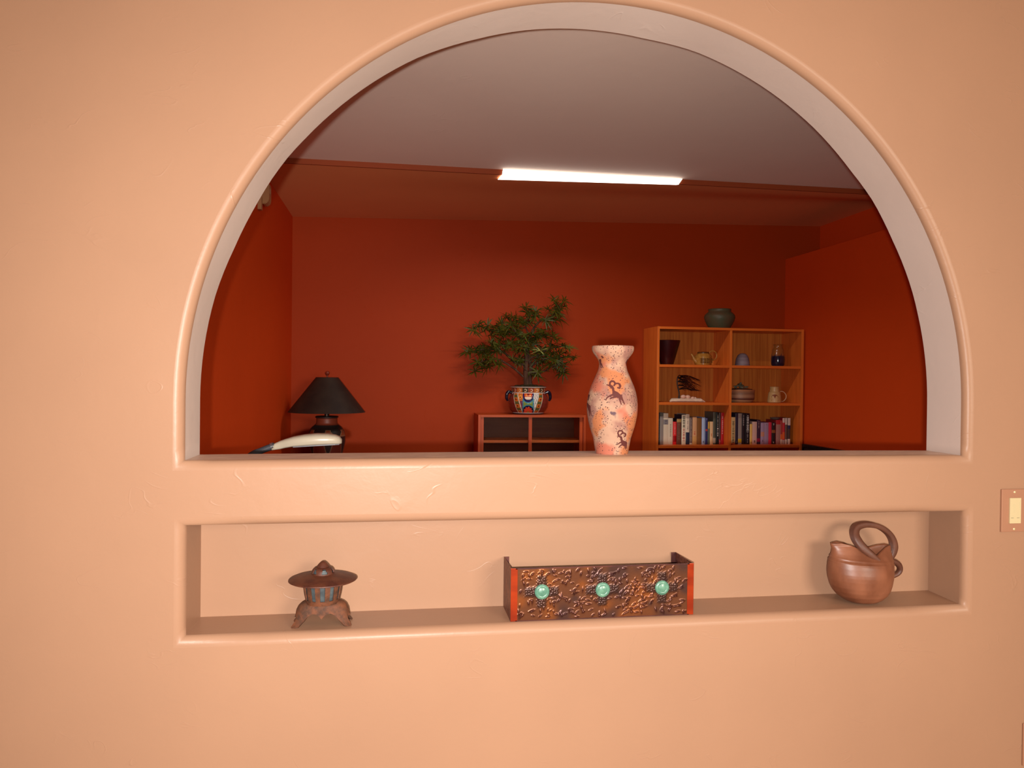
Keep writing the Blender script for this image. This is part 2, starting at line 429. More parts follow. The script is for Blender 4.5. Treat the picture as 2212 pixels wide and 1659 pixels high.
def cmat(rgb, rough=.55, spec=.3):
    k = (tuple(rgb), rough)
    if k not in _bm: _bm[k] = mat('tint_%d_%d_%d' % tuple(rgb), rgb, rough, spec)
    return _bm[k]
M_pages = mat('page_block', (226, 208, 176), 0.8, 0.1, rgb2=(200, 180, 150), vscale=(900, 3, 3))
for k, (bay, x0, x1, zt, rgb, crgb, ex, lab) in enumerate(books):
    z0 = SH3 + .0004; h = zt - z0; w = x1 - x0; dp = 0.145 + 0.02 * ((k * 7) % 5) / 4 + (0.02 if h > .23 else 0)
    yf = 3.655 + 0.006 * ((k * 5) % 4) / 3
    rx = 0.0
    t = thing('book', lab, 'book', ((x0 + x1) / 2, yf, z0), (0, 0, 0), LB if bay == 0 else RB)
    th = min(.0022, w * .12)
    bm = new()
    add_box(bm, -w / 2, -w / 2 + th, 0.0015, dp, 0, h); add_box(bm, w / 2 - th, w / 2, 0.0015, dp, 0, h)
    obj('cover', bm, cmat(crgb, .4, .4), t)
    bm = new(); n = 8
    sec = [(-w / 2 + w * i / n, -0.0022 * math.sin(PI * i / n)) for i in range(n + 1)]
    a = [bm.verts.new((x, y, 0)) for x, y in sec] + [bm.verts.new((w / 2, .0018, 0)), bm.verts.new((-w / 2, .0018, 0))]
    b = [bm.verts.new((v.co.x, v.co.y, h)) for v in a]
    m_ = len(a)
    for i in range(m_): bm.faces.new((a[i], a[(i + 1) % m_], b[(i + 1) % m_], b[i]))
    bm.faces.new(a[::-1]); bm.faces.new(b)
    obj('spine', bm, cmat(tuple(min(250, int(v * 1.13)) for v in rgb), .4, .4), t)
    obj('pages', box(-w / 2 + th, w / 2 - th, 0.002, dp - .003, .002, h - .004), M_pages, t)
    for kind, f0, f1, c in ex:
        bm = new()
        if kind == 'b':
            sec2 = [(-w / 2 * 1.005 + w * 1.005 * i / n, -0.0022 * math.sin(PI * i / n) - .0004) for i in range(n + 1)]
            lo = [bm.verts.new((x, y, h * f0 + .0002)) for x, y in sec2]; hi = [bm.verts.new((x, y, h * f1)) for x, y in sec2]
            for i in range(n): bm.faces.new((lo[i], lo[i + 1], hi[i + 1], hi[i]))
            obj('spine_band', bm, cmat(c, .4, .4), t)
        else:
            # worn, illegible title: broken strokes running down the spine
            hw = w * (.30 if kind == 'T' else .16); z = h * f0
            while z < h * f1:
                g_ = h * random.uniform(.012, .03)
                q = random.uniform(.55, 1.0) * hw
                add_box(bm, -q, q, -.0030, -.0016, z, z + g_ * .7)
                z += g_ * random.choice((1.15, 1.3, 2.2))
            obj('spine_lettering', bm, cmat(c, .5, .3), t)

# flat grey dish lying on the row
t = thing('small_dish', 'shallow grey dish resting on top of the right row of books', 'dish', (2.972, 3.715, 1.1906))
obj('bowl', lathe([(.0, 0), (.022, 0), (.034, .006), (.040, .016), (.037, .016), (.032, .008), (.0, .004)], 32), mat('grey_glaze', (118, 100, 92), .35, .5), t, True)

# ------------------------------------------------------------------ ornaments on the shelves
M_ox = mat('oxblood_glaze', (62, 14, 14), .3, .5, rgb2=(44, 10, 12), vscale=(20, 20, 6))
t = thing('tapered_vase', 'dark oxblood tapered vase in the top left bookcase bay', 'vase', (2.062, 3.70, SH1))
obj('body', lathe([(.0, 0), (.047, 0), (.052, .01), (.1005, .184), (.0985, .186), (.094, .182), (.047, .014), (.0, .010)], 48), M_ox, t, True)

M_must = mat('mustard_glaze', (186, 132, 58), .35, .5, rgb2=(160, 106, 40), vscale=(40, 40, 40))
t = thing('teapot', 'mustard yellow teapot with ring handle on the top left shelf', 'teapot', (2.353, 3.69, SH1))
def octo(tt, r, z):
    k = 1 / max(abs(math.cos(((tt + PI / 8) % (PI / 4)) - PI / 8)), .1)
    r2 = r * (0.35 * k + 0.65); return (r2 * math.cos(tt), r2 * math.sin(tt), z)
obj('body', lathe([(.0, 0), (.058, 0), (.062, .004), (.062, .05), (.064, .066), (.052, .082), (.043, .089), (.043, .092), (.0, .090)], 64, rfun=octo), M_must, t, True)
obj('lid', lathe([(.0, .09), (.045, .0905), (.046, .098), (.040, .102), (.014, .104), (.0, .105)], 40), mat('dark_glaze_rim', (96, 58, 26), .35, .5), t, True)
obj('spout', tube(smooth_path([(-.050, 0, .022), (-.072, 0, .044), (-.085, 0, .068), (-.098, 0, .086)]), [.020, .014, .010, .007], 14), M_must, t, True)
obj('handle', tube([(.078 + .034 * math.cos(a), 0, .076 + .036 * math.sin(a)) for a in np.linspace(PI * 1.35, -PI * .75, 30)], .0045, 10), M_must, t, True)
bm = new()
for xa, xb in ((-.046, -.004), (.004, .046)):
    for q in (xa, xb - .004): add_box(bm, q, q + .004, -.0665, -.060, .016, .052)
    add_box(bm, xa, xb, -.0665, -.060, .048, .052); add_box(bm, xa, xb, -.0665, -.060, .016, .020)
    for k in range(3):
        xc = (xa + xb) / 2 + (k - 1) * .01
        add_tube(bm, [(xc + .006 * math.cos(a), -.0635, .033 + .010 * math.sin(a)) for a in np.linspace(0, 2 * PI, 12)], .0016, 6)
obj('relief', bm, mat('brown_relief', (112, 70, 28), .4, .4), t)

t = thing('domed_ornament', 'pale lavender grey dome-shaped ornament on the top right shelf', 'ornament', (2.683, 3.70, SH1))
obj('dome', lathe([(.0, 0), (.057, 0), (.058, .006), (.055, .012), (.054, .03), (.049, .055), (.038, .08), (.022, .094), (.0, .099)], 48), mat('lavender_stone', (142, 126, 132), .55, .3, rgb2=(120, 104, 112), vscale=(8, 8, 50), bump=.2, bscale=120), t, True)

t = thing('glazed_bottle', 'two-tone bottle, brown glaze over dark blue, top right shelf', 'bottle', (2.982, 3.70, SH1))
bm = new(); pr = [(.0, 0), (.042, 0), (.050, .012), (.053, .035), (.053, .06), (.051, .076), (.050, .088), (.047, .104), (.044, .118), (.044, .128), (.036, .142), (.033, .152), (.034, .166), (.038, .172), (.034, .172), (.029, .160), (.029, .12), (.0, .11)]
add_lathe(bm, pr, 48)
o = obj('body', bm, mat('two_tone_glaze', (255, 255, 255), .16, .6, attr=True, coat=.4), t, True)
c = coords(o); hi = c[:, 2] > .085 + .004 * np.sin(7 * np.arctan2(c[:, 1], c[:, 0]))
paint(o, np.where(hi[:, None], (150, 88, 40), (26, 26, 46)))

# wind-swept wire tree on a quartz slab
t = thing('tree_sculpture', 'windswept dark wire tree on a white quartz slab', 'sculpture', (2.155, 3.68, SH2))
M_quartz = mat('white_quartz', (234, 214, 190), .4, .4, rgb2=(216, 190, 166), vscale=(30, 30, 30), bump=.3, bscale=60)
bm = new(); n = 8
for i in range(n):
    pass
secs = [(-.074, .006, .010), (-.058, .020, .028), (.06, .024, .030), (.15, .023, .030), (.180, .020, .028), (.214, .004, .006)]
prev = None
for (x, hy, hz) in secs:
    r = [bm.verts.new((x, hy * math.cos(a), max(0.0, min(hz, hz * .5 + hz * .62 * math.sin(a))))) for a in [PI / 6 + PI / 3 * k for k in range(6)]]
    if prev:
        for k in range(6): bm.faces.new((prev[k], prev[(k + 1) % 6], r[(k + 1) % 6], r[k]))
    else: bm.faces.new(r[::-1])
    prev = r
bm.faces.new(prev)
obj('quartz_slab', bm, M_quartz, t)
M_pink = mat('pink_quartz', (226, 180, 158), .5, .3, bump=.3, bscale=80)
for (x, z, r, y) in ((.034, .040, .022, -.004), (.074, .038, .022, .004), (.112, .031, .015, -.002), (.134, .030, .012, .004)):
    bm = new(); ellipsoid(bm, (x, y, z), (r, r * .8, r * .72)); obj('stone', bm, M_pink, t, True)
M_wire = mat('dark_wire', (40, 24, 20), .45, .4, metal=.3)
obj('trunk', tube(smooth_path([(.0, 0, .026), (.002, 0, .06), (-.006, 0, .10), (-.016, 0, .15), (-.012, 0, .19), (.004, 0, .21)]), [.009, .006, .0055, .005, .004, .002], 8), M_wire, t, True)
bm = new()
R_ = random.Random(3)
tr = [(.002, .07), (-.004, .095), (-.010, .125), (-.015, .155), (-.012, .185), (.0, .205)]
for i in range(130):
    a = R_.choice(tr[1:]); u = R_.random()
    x0, z0 = a
    ang = R_.uniform(-.45, .55) if z0 < .17 else R_.uniform(-.75, .35)
    ln_ = R_.uniform(.07, .205) * (1.0 if ang < .3 else .62)
    y1 = R_.uniform(-.035, .035)
    x1 = x0 + ln_ * math.cos(ang) * .93; z1 = z0 + ln_ * math.sin(ang) * .55 - .25 * ln_ * ln_ / .2
    z1 = max(.085 if x1 > .03 else .1, min(.228 - max(0, x1 - .06) * .55, z1))
    add_tube(bm, [(x0, 0, z0), ((x0 + x1) / 2, y1 * .5, (z0 + z1) / 2 + .014), (x1, y1, z1)], [.0013, .0009, .0006], 4)
obj('wire_branches', bm, M_wire, t)

t = thing('lidded_jar', 'banded brown stoneware jar with dark leafy lid knob', 'jar', (2.672, 3.70, SH2))
bm = new(); pr = [(.0, 0), (.082, 0), (.096, .010), (.104, .030), (.1045, .05), (.104, .075), (.107, .088), (.108, .094), (.104, .098), (.0, .098)]
dense = []
for (a, b) in zip(pr[:-1], pr[1:]):
    for k in range(4): dense.append((a[0] + (b[0] - a[0]) * k / 4, a[1] + (b[1] - a[1]) * k / 4))
dense.append(pr[-1]); add_lathe(bm, dense, 64)
o = obj('body', bm, mat('banded_stoneware', (255, 255, 255), .5, .4, attr=True, bump=.2, bscale=150), t, True)
z = coords(o)[:, 2]; cc = np.zeros((len(z), 3)); cc[:] = (150, 104, 76)
cc[(z > .022) & (z < .034)] = (78, 34, 26); cc[z < .02] = (168, 132, 96); cc[(z > .045) & (z < .052)] = (176, 132, 100); cc[(z > .066) & (z < .074)] = (122, 84, 62); cc[z > .085] = (176, 116, 76)
paint(o, cc)
obj('lid', lathe([(.0, .098), (.088, .098), (.086, .103), (.05, .110), (.0, .112)], 48), mat('dark_lid', (86, 52, 34), .5, .4), t, True)
bm = new(); R_ = random.Random(5)
for i in range(15):
    a = R_.uniform(0, 2 * PI); rr = R_.uniform(.0, .055); zz = .116 + R_.uniform(0, .034) * (1 - rr / .08)
    Mx = Matrix.Rotation(R_.uniform(0, PI), 3, 'Z') @ Matrix.Rotation(R_.uniform(-.7, .7), 3, 'Y')
    ellipsoid(bm, (rr * math.cos(a) - .004, rr * math.sin(a) * .5, zz), (.020, .009, .007), 10, 6, Mx)
obj('leafy_knob', bm, mat('verdigris_dark', (70, 74, 58), .35, .6, rgb2=(110, 112, 92), vscale=(60, 60, 60)), t, True)

t = thing('mug', 'cream mug with brown arched motif and thin loop handle', 'mug', (2.957, 3.70, SH2))
M_cream = mat('cream_glaze', (206, 166, 112), .4, .4, rgb2=(190, 146, 92), vscale=(30, 30, 30))
obj('body', lathe([(.0, 0), (.050, 0), (.054, .004), (.052, .03), (.045, .078), (.036, .086), (.0345, .112), (.036, .124), (.033, .124), (.031, .10), (.0, .02)], 48), M_cream, t, True)
bm = new(); pts = []
for i in range(13):
    a = PI * i / 12; pts.append((.025 * math.cos(a), .044 + .020 * math.sin(a)))
pts = [(.025, .012)] + pts + [(-.025, .012)]
def mugy(x, z): 
    r = np.interp(z, [0, .004, .03, .078], [.05, .054, .052, .045]) + .0006
    return -math.sqrt(max(r * r - x * x, 1e-6))
c0 = bm.verts.new((0, mugy(0, .036), .036)); rim = [bm.verts.new((x, mugy(x, z), z)) for x, z in pts]
for i in range(len(rim)): bm.faces.new((c0, rim[i], rim[(i + 1) % len(rim)]))
obj('motif', bm, mat('brown_slip', (134, 66, 26), .5, .3), t, rot=(0, 0, math.radians(-25)))
obj('handle', tube(smooth_path([(.040, -.01, .088), (.066, -.012, .086), (.088, -.014, .064), (.090, -.014, .036), (.074, -.012, .014), (.051, -.01, .006)]), .0032, 8), mat('pale_glaze', (214, 176, 140), .3, .5), t, True)

t = thing('round_pot', 'squat dark green pot with wide mouth on top of the bookcase', 'pot', (2.502, 3.73, BT))
obj('body', lathe([(.0, 0), (.074, 0), (.082, .008), (.098, .035), (.114, .07), (.119, .092), (.114, .110), (.098, .126), (.088, .134), (.086, .142), (.089, .152), (.086, .156), (.080, .150), (.078, .135), (.0, .12)], 64),
    mat('green_raku_glaze', (72, 80, 56), .5, .4, rgb2=(92, 74, 52), vscale=(10, 10, 16), bump=.4, bscale=40, bdist=.003), t, True)

# ------------------------------------------------------------------ glass-front cabinet with the tree
cb = thing('display_cabinet', 'reddish walnut cabinet with two glass doors at the back wall', 'cabinet', (0, 0, 0))
CX0, CX1, CY0, CY1, CT = .586, 1.390, 3.57, 3.885, 1.228
obj('side_panel', box(CX0, CX0 + .017, CY0, CY1, .04, CT, bev=.001), M_walnutv, cb)
obj('side_panel', box(CX1 - .017, CX1, CY0, CY1, .04, CT, bev=.001), M_walnutv, cb)
obj('top_panel', box(CX0 + .017, CX1 - .017, CY0, CY1, CT - .018, CT - .0003, bev=.001), M_walnut, cb)
obj('bottom_panel', box(CX0 + .017, CX1 - .017, CY0, CY1, .04, .06), M_walnut, cb)
obj('back_panel', box(CX0 + .017, CX1 - .017, CY1 - .01, CY1, .06, CT - .018), M_walnutback, cb)
for z in (1.0385, .70, .38):
    obj('shelf', box(CX0 + .018, CX1 - .018, CY0 + .045, CY1 - .01, z - .019, z), M_teakh, cb)
for (a, b, dy) in ((CX0 + .018, .985, .012), (.962, CX1 - .018, .026)):
    d = obj('door', box(a, a + .024, CY0 + dy, CY0 + dy + .012, .062, CT - .0185), M_walnutv, cb)
    obj('stile', box(b - .024, b, CY0 + dy, CY0 + dy + .012, .062, CT - .0185), M_walnutv, d)
    obj('rail', box(a + .024, b - .024, CY0 + dy, CY0 + dy + .012, .062, .10), M_walnut, d)
    obj('glass_pane', box(a + .024, b - .024, CY0 + dy + .004, CY0 + dy + .008, .10, CT - .0185), M_glass, d)
obj('plinth', box(CX0 + .03, CX1 - .03, CY0 + .03, CY1, 0, .04), M_walnutv, cb)

pp = thing('potted_tree', 'bushy narrow-leaved green tree in a painted pot on the cabinet', 'plant', (.980, 3.725, CT))
# painted pot
pr = [(.0, 0), (.108, 0), (.116, .004), (.118, .010), (.1215, .014), (.136, .030), (.149, .055), (.154, .085), (.150, .118), (.140, .142), (.130, .156), (.126, .161), (.128, .166), (.130, .195), (.138, .203), (.140, .209), (.134, .210), (.126, .203), (.124, .19), (.0, .188)]
dense = []
for (a, b) in zip(pr[:-1], pr[1:]):
    n = max(1, int(math.hypot(b[0] - a[0], b[1] - a[1]) / .0016))
    for k in range(n): dense.append((a[0] + (b[0] - a[0]) * k / n, a[1] + (b[1] - a[1]) * k / n))
dense.append(pr[-1])
o = obj('pot', lathe(dense, 512), mat('painted_majolica', (255, 255, 255), .12, .6, attr=True, coat=.3), pp, True)
c = coords(o); th = np.degrees(np.arctan2(c[:, 0], -c[:, 1])) + 10.0     # 0 at the front, positive to the right
th = (th + 90) % 180 - 90
rr = np.hypot(c[:, 0], c[:, 1]); z = c[:, 2]
u = (th) * PI / 180 * .150; v = (z - .014) / .143                  # metres round the belly, 0 bottom .. 1 shoulder
col = np.zeros((len(z), 3)); col[:] = (112, 40, 34)
def put(mask, rgb): col[mask] = rgb
au = np.abs(u)
k1 = .047 - .010 * np.sin(np.clip(v, 0, 1) * PI)
k2 = k1 + .046 * np.clip(v, 0, 1) ** .9 + .002
k3 = k2 + .042
m3 = (au < k3); put(m3, (88, 84, 48))
sw = (np.sin(v * 3 * 2 * PI + 1.2) > -.2) & (np.abs(au - (k2 + k3) / 2) < .014)
put(m3 & sw, (206, 110, 44))
hole = (np.sin(v * 3 * 2 * PI + 1.2) > .55) & (np.abs(au - (k2 + k3) / 2 - .002) < .006)
put(m3 & hole, (110, 30, 28))
m2 = au < k2
put(m2, (196, 108, 48)); put(m2 & (v < .62) & (au < k2 - .006), (112, 60, 88))
put(m2 & (np.hypot(au - .062, (v - .82) * .143) < .014), (224, 150, 70)); put(m2 & (np.hypot(au - .062, (v - .80) * .143) < .005), (60, 50, 40))
mr = m2 & (u > 0); put(mr, (214, 204, 196))
scr = np.sin(u * 620 + 3 * np.sin(v * 24)) * np.sin(v * 46 + 2 * np.sin(u * 300)); put(mr & (scr > .25), (38, 40, 62))
put((np.abs(au - k2) < .0028), (224, 212, 198)); put((np.abs(au - k3) < .0022), (216, 200, 180))
m1 = au < k1; put(m1, (128, 142, 66))
edge = np.abs(au - k1) < .004; put(edge & (v < .72), (60, 132, 150))
zz = v * .143
d1 = np.hypot(u, (zz - .146) * .66); d2 = np.hypot(u * 1.22, zz - (-.002))
put(m1 & (d1 < .050), (60, 132, 156)); put((d1 < .045), (28, 24, 78))
put((d1 < .034) & (zz > .108), (190, 74, 36)); put((np.hypot(u, (zz - .112) * 1.8) < .026) & (zz < .119), (226, 200, 176))
put((np.hypot(np.abs(u) - .015, zz - .129) < .007), (226, 140, 60)); put((np.hypot(np.abs(u) - .004, zz - .137) < .006), (110, 30, 36))
put((d2 < .063), (66, 140, 156)); put((d2 < .057), (24, 24, 60))
ang = np.arctan2(zz + .002, u); pet = .045 + .004 * np.cos(ang * 13); put((d2 < pet), (216, 74, 46)); put((d2 < .014), (150, 130, 60))
body = (z > .0135) & (z < .1575) & (rr > .115)
col[(z >= .1575) & (z < .164)] = (210, 200, 190)
rim = (z >= .164) & (z < .199) & (rr > .125)
seg = np.floor((th + 180) / 20).astype(int) % 3
rc = np.array([(150, 70, 48), (196, 112, 52), (70, 62, 44)])[seg]; col[rim] = rc[rim]
loc_ = ((th + 180) % 20 - 10) * PI / 180 * .13
put(rim & (np.abs(np.hypot(loc_, z - .180) - .009) < .0026) & (loc_ > -.006), (224, 190, 160))
col[(z >= .199) & (z < .2055) & (rr > .125)] = (216, 206, 192); col[(z >= .2055)] = (30, 26, 34); col[(rr < .127) & (z > .17)] = (30, 26, 26)
col[z <= .0135] = (24, 22, 34); col[(z > .0095) & (z < .0145)] = (206, 200, 196)
paint(o, col)
M_cob = mat('cobalt_black_glaze', (18, 18, 34), .12, .6, coat=.3)
for s in (-1, 1):
    obj('handle', tube(smooth_path([(s * .126, -.01, .158), (s * .150, -.012, .166), (s * .164, -.012, .150), (s * .167, -.012, .118), (s * .158, -.012, .098)]), [.010, .013, .013, .011, .007], 12), M_cob, o, True)
bm = new(); add_lathe(bm, [(.125, .196), (.11, .206), (.07, .216), (.03, .219), (.0, .219)], 40)
for i in range(60):
    a = random.uniform(0, 2 * PI); r = random.uniform(0, .105); ellipsoid(bm, (r * math.cos(a), r * math.sin(a), .206 + .010 * (1 - r / .11)), (.016, .014, .010), 8, 5)
obj('moss', bm, mat('brown_moss', (58, 50, 28), .9, .1, rgb2=(34, 28, 18), vscale=(60, 60, 60)), pp, True)
# woody skeleton and rosettes, measured in cm right of / above the pot mouth
def PW(px, py): return ((px - 1090) * .000467, (1512 - py) * .000466 + .212)   # picture-crop units to metres
branches = [
 ([(1055, 1510), (1050, 1380), (1040, 1250), (1050, 1100), (1040, 980), (1000, 820), (900, 680), (820, 560), (780, 430)], .022, .006),
 ([(1125, 1510), (1110, 1380), (1130, 1200), (1100, 1080), (1080, 950), (1100, 760), (1160, 600), (1250, 480), (1340, 430), (1500, 350), (1620, 180)], .018, .003),
 ([(1010, 1370), (860, 1240), (720, 1150), (600, 1090), (450, 1110), (300, 1150), (220, 1285)], .008, .003),
 ([(1040, 1170), (880, 1150), (760, 1030), (640, 950), (450, 930), (250, 950), (110, 975)], .008, .003),
 ([(1000, 820), (800, 850), (600, 870), (450, 850)], .007, .003),
 ([(900, 680), (700, 640), (480, 620), (280, 570), (180, 630)], .007, .003),
 ([(1110, 700), (1040, 560), (1100, 400), (1060, 280)], .006, .003),
 ([(1085, 830), (1250, 720), (1400, 690), (1520, 760)], .007, .003),
 ([(1100, 1080), (1250, 1000), (1450, 900), (1650, 860), (1760, 890)], .008, .003),
 ([(1135, 1310), (1350, 1270), (1480, 1190), (1620, 1160), (1700, 1280)], .007, .003),
 ([(1130, 1190), (1350, 1080), (1550, 1060), (1800, 1020), (1870, 1060)], .008, .003)]
M_bark = mat('grey_brown_bark', (92, 62, 46), .8, .2, rgb2=(60, 38, 28), vscale=(30, 30, 8), bump=.5, bscale=80, bdist=.004)
nodes = []
for k, (pts, r0, r1) in enumerate(branches):
    P3 = []; sd = ((k * 37) % 7 - 3) / 3.0
    for i, (a, b) in enumerate(pts):
        x, z_ = PW(a, b); P3.append((x, sd * .05 * (i / len(pts)) if k > 1 else (-.006, .008)[k], z_))
    sp = smooth_path(P3, 5)
    obj('trunk' if k < 2 else 'branch', tube(sp, list(np.linspace(r0, r1, 6)), 8), M_bark, pp, True)
    nodes += [(p, k) for p in sp[4:]]
cl = [(1480,120),(1560,150),(1650,130),(1690,200),(1550,220),(1620,250),(1500,300),(1420,260),(1560,330),(1480,380),(1590,410),(1400,430),(1500,450),(1340,450),
(1040,240),(1000,280),(1090,270),(1130,330),(1190,310),(1200,370),(1150,400),(1050,330),
(720,390),(800,400),(880,410),(960,430),(850,470),(930,480),(760,450),(1010,470),(1100,480),
(650,520),(560,560),(600,600),(480,570),(400,560),(330,580),(260,550),(200,600),(170,640),(430,640),(360,650),(500,650),(570,660),(640,680),(480,700),(720,650),(800,600),(850,660),(900,600),(760,700),(880,720),(680,740),(780,540),(860,560),(940,560),
(450,830),(520,860),(600,850),(380,900),(330,950),(250,930),(160,950),(100,980),(200,990),(420,950),(500,930),(560,950),(640,960),(700,880),(380,1000),(660,820),(750,850),(300,1010),(460,1010),(820,900),(800,820),(900,850),
(250,1140),(330,1140),(400,1100),(480,1090),(440,1180),(350,1200),(520,1150),(420,1240),(580,1160),(620,1180),(300,1190),(220,1290),(380,1150),
(1000,720),(1080,740),(1130,690),(1060,800),(980,780),(950,880),(1000,950),(1060,900),(930,950),(1050,980),(1130,860),(1180,820),
(1250,640),(1310,620),(1380,660),(1440,700),(1300,690),(1200,690),(1480,720),(1360,720),(1240,720),(1530,760),(1180,760),
(1230,1060),(1500,840),(1440,870),(1540,880),(1640,850),(1700,890),(1350,880),(1400,950),(1480,970),(1560,960),(1620,1000),(1700,980),(1860,1050),(1450,1050),(1520,1080),(1600,1090),(1680,1060),(1380,1020),(1300,1040),(1200,980),(1330,960),
(1440,1150),(1500,1180),(1580,1150),(1640,1180),(1420,1220),(1560,1220),(1350,1130),(1250,1150),(1540,1250),(1700,1290),(1640,1280),(1280,1100),
(1150,1290),(1230,1290),(1300,1280),(1240,1360),(920,1110),(960,1090),(1180,1330)]
pale = [(1250,950)]
mid = [(700,560),(1760,880),(1090,1310),(820,1090),(1130,690),(1000,700),(480,840)]
def rosette(bm, c, ln_, nl, rg, up=.25):
    ax = Vector((rg.uniform(-.5, .5), rg.uniform(-.8, .1), rg.uniform(.2, 1))).normalized()
    b1 = ax.orthogonal().normalized(); b2 = ax.cross(b1)
    for i in range(nl):
        a = 2 * PI * i / nl + rg.uniform(-.25, .25); e = rg.uniform(-.15, .75)
        d = (b1 * math.cos(a) + b2 * math.sin(a)) * math.cos(e) + ax * math.sin(e)
        L_ = ln_ * rg.uniform(.75, 1.2); w = L_ * .066
        side = d.cross(ax).normalized() if d.cross(ax).length > 1e-3 else b1
        prev = None
        for s, wk in ((0, .35), (.3, 1), (.65, .9), (1, .08)):
            p = Vector(c) + d * (L_ * s) + Vector((0, 0, -.25 * L_ * s * s))
            if c[1] + pp.location.y < 4 and p.y > .155: p.y = .155
            q = (bm.verts.new(p - side * w * wk), bm.verts.new(p + ax * w * .25 * wk), bm.verts.new(p + side * w * wk))
            if prev:
                bm.faces.new((prev[0], prev[1], q[1], q[0])); bm.faces.new((prev[1], prev[2], q[2], q[1]))
            prev = q
rg = random.Random(21)
bmD, bmP, bmT, bmM = new(), new(), new(), new()
for lst, bmX, pal in ((cl, bmD, False), (mid, bmM, False), (pale, bmP, True)):
    for (a, b) in lst:
        x, z_ = PW(a, b)
        near = min(nodes, key=lambda n: (n[0].x - x) ** 2 + (n[0].z - z_) ** 2)
        y = near[0].y + rg.uniform(-.06, .05) - (.05 if pal else 0)
        y = max(-.16, min(.10, y))
        add_tube(bmT, [near[0], ((near[0].x + x) / 2, (near[0].y + y) / 2, (near[0].z + z_) / 2 - .006), (x, y, z_)], [.003, .0022, .0015], 5)
        rosette(bmX, (x, y, z_), .074 if not pal else .080, rg.randint(9, 12), rg)
        if not pal and rg.random() < .15:
            rosette(bmX, (x + rg.uniform(-.02, .02), y + rg.uniform(-.05, .04), z_ + rg.uniform(-.02, .02)), .055, 10, rg)
M_leaf = mat('dark_green_leaf', (46, 54, 9), .45, .3, rgb2=(72, 70, 14), vscale=(18, 18, 18))
M_leafp = mat('young_green_leaf', (150, 154, 84), .45, .4)
obj('twigs', bmT, M_bark, pp)
obj('foliage', bmD, M_leaf, pp, recalc=False)
q = obj('fresh_leaves', bmM, mat('mid_green_leaf', (84, 88, 30), .45, .4), pp, recalc=False); q['label'] = 'lighter green leaf tips'
q = obj('young_leaves', bmP, M_leafp, pp, recalc=False); q['label'] = 'pale green young leaves'

# ------------------------------------------------------------------ table lamp in the corner, on its table
LX, LY = -.485, 3.56
st = thing('side_table', 'low dark wooden side table under the coolie-shade lamp', 'table', (LX, LY, 0))
obj('table_top', box(-.26, .34, -.26, .26, .83, .86, bev=.003), M_walnut, st)
for sx in (-.23, .31):
    for sy in (-.23, .23): obj('leg', box(sx - .02, sx + .02, sy - .02, sy + .02, 0, .83), M_walnutv, st)
tl = thing('table_lamp', 'table lamp with wide black coolie shade in the back left corner', 'lamp', (LX, LY, .86))
M_shade = mat('black_paper_shade', (36, 26, 22), .6, .3, rgb2=(50, 38, 30), vscale=(8, 8, 8))
bm = new(); add_lathe(bm, [(.265, .384), (.0765, .628), (.0735, .628), (.262, .384)], 72, close=False)
bmesh.ops.recalc_face_normals(bm, faces=bm.faces[:])
obj('lamp_shade', bm, M_shade, tl, True)
obj('socket', lathe([(.0, .338), (.016, .338), (.016, .40), (.012, .46), (.004, .47), (.004, .632), (.0, .632)], 20), mat('dark_bronze', (60, 40, 30), .4, .5, metal=.5), tl, True)
bm = new()
for a in (0, PI / 2, PI): add_tube(bm, [(0, 0, .626), (.075 * math.cos(a * 2 / 1.5), .075 * math.sin(a * 2 / 1.5), .626)], .002, 6)
obj('harp_spider', bm, M_black, tl)
obj('finial', lathe([(.0, .630), (.006, .632), (.005, .640), (.010, .644), (.0165, .656), (.012, .668), (.0, .672)], 20), mat('red_wood_finial', (120, 46, 30), .4, .4), tl, True)
pr = [(.0, 0), (.085, 0), (.092, .006), (.098, .04), (.112, .09), (.122, .14), (.1285, .185), (.128, .22), (.120, .252), (.104, .278), (.082, .296), (.074, .304), (.072, .312), (.071, .332), (.072, .342), (.078, .346), (.079, .353), (.074, .356), (.0, .356)]
dense = []
for (a, b) in zip(pr[:-1], pr[1:]):
    n = max(1, int(math.hypot(b[0] - a[0], b[1] - a[1]) / .003))
    for k in range(n): dense.append((a[0] + (b[0] - a[0]) * k / n, a[1] + (b[1] - a[1]) * k / n))
dense.append(pr[-1])
o = obj('jar_base', lathe(dense, 256), mat('painted_clay_jar', (255, 255, 255), .45, .4, attr=True), tl, True)
c = coords(o); a = np.degrees(np.arctan2(c[:, 0], -c[:, 1])); z = c[:, 2]
col = np.zeros((len(z), 3)); col[:] = (104, 40, 28)
col[z > .296] = (128, 56, 36); col[z > .343] = (44, 28, 24)
bk = (z > .224) & (z < .296); col[bk] = (44, 34, 32)
am = (a + 20) % 60 - 30
put2 = lambda m, r: col.__setitem__(m, r)
put2(bk & (np.abs(am) < 6 + np.maximum(0, .25 - z) * 400) & (z < .262), (150, 74, 44))
put2(bk & (np.abs(np.abs(am) - (8 + np.maximum(0, .25 - z) * 400)) < 1.6) & (z < .264), (156, 122, 92))
put2((np.abs(z - .262) < .0022) & (np.abs(am) < 9), (156, 122, 92))
put2((z > .219) & (z < .224), (140, 104, 78))
tri = (z > .06) & (z < .215) & (np.abs(am) < (z - .06) * 130); put2(tri, (46, 32, 32))
put2((np.abs(np.abs(am) - (z - .06) * 130) < 1.4) & (z > .06) & (z < .215), (128, 92, 70))
paint(o, col)

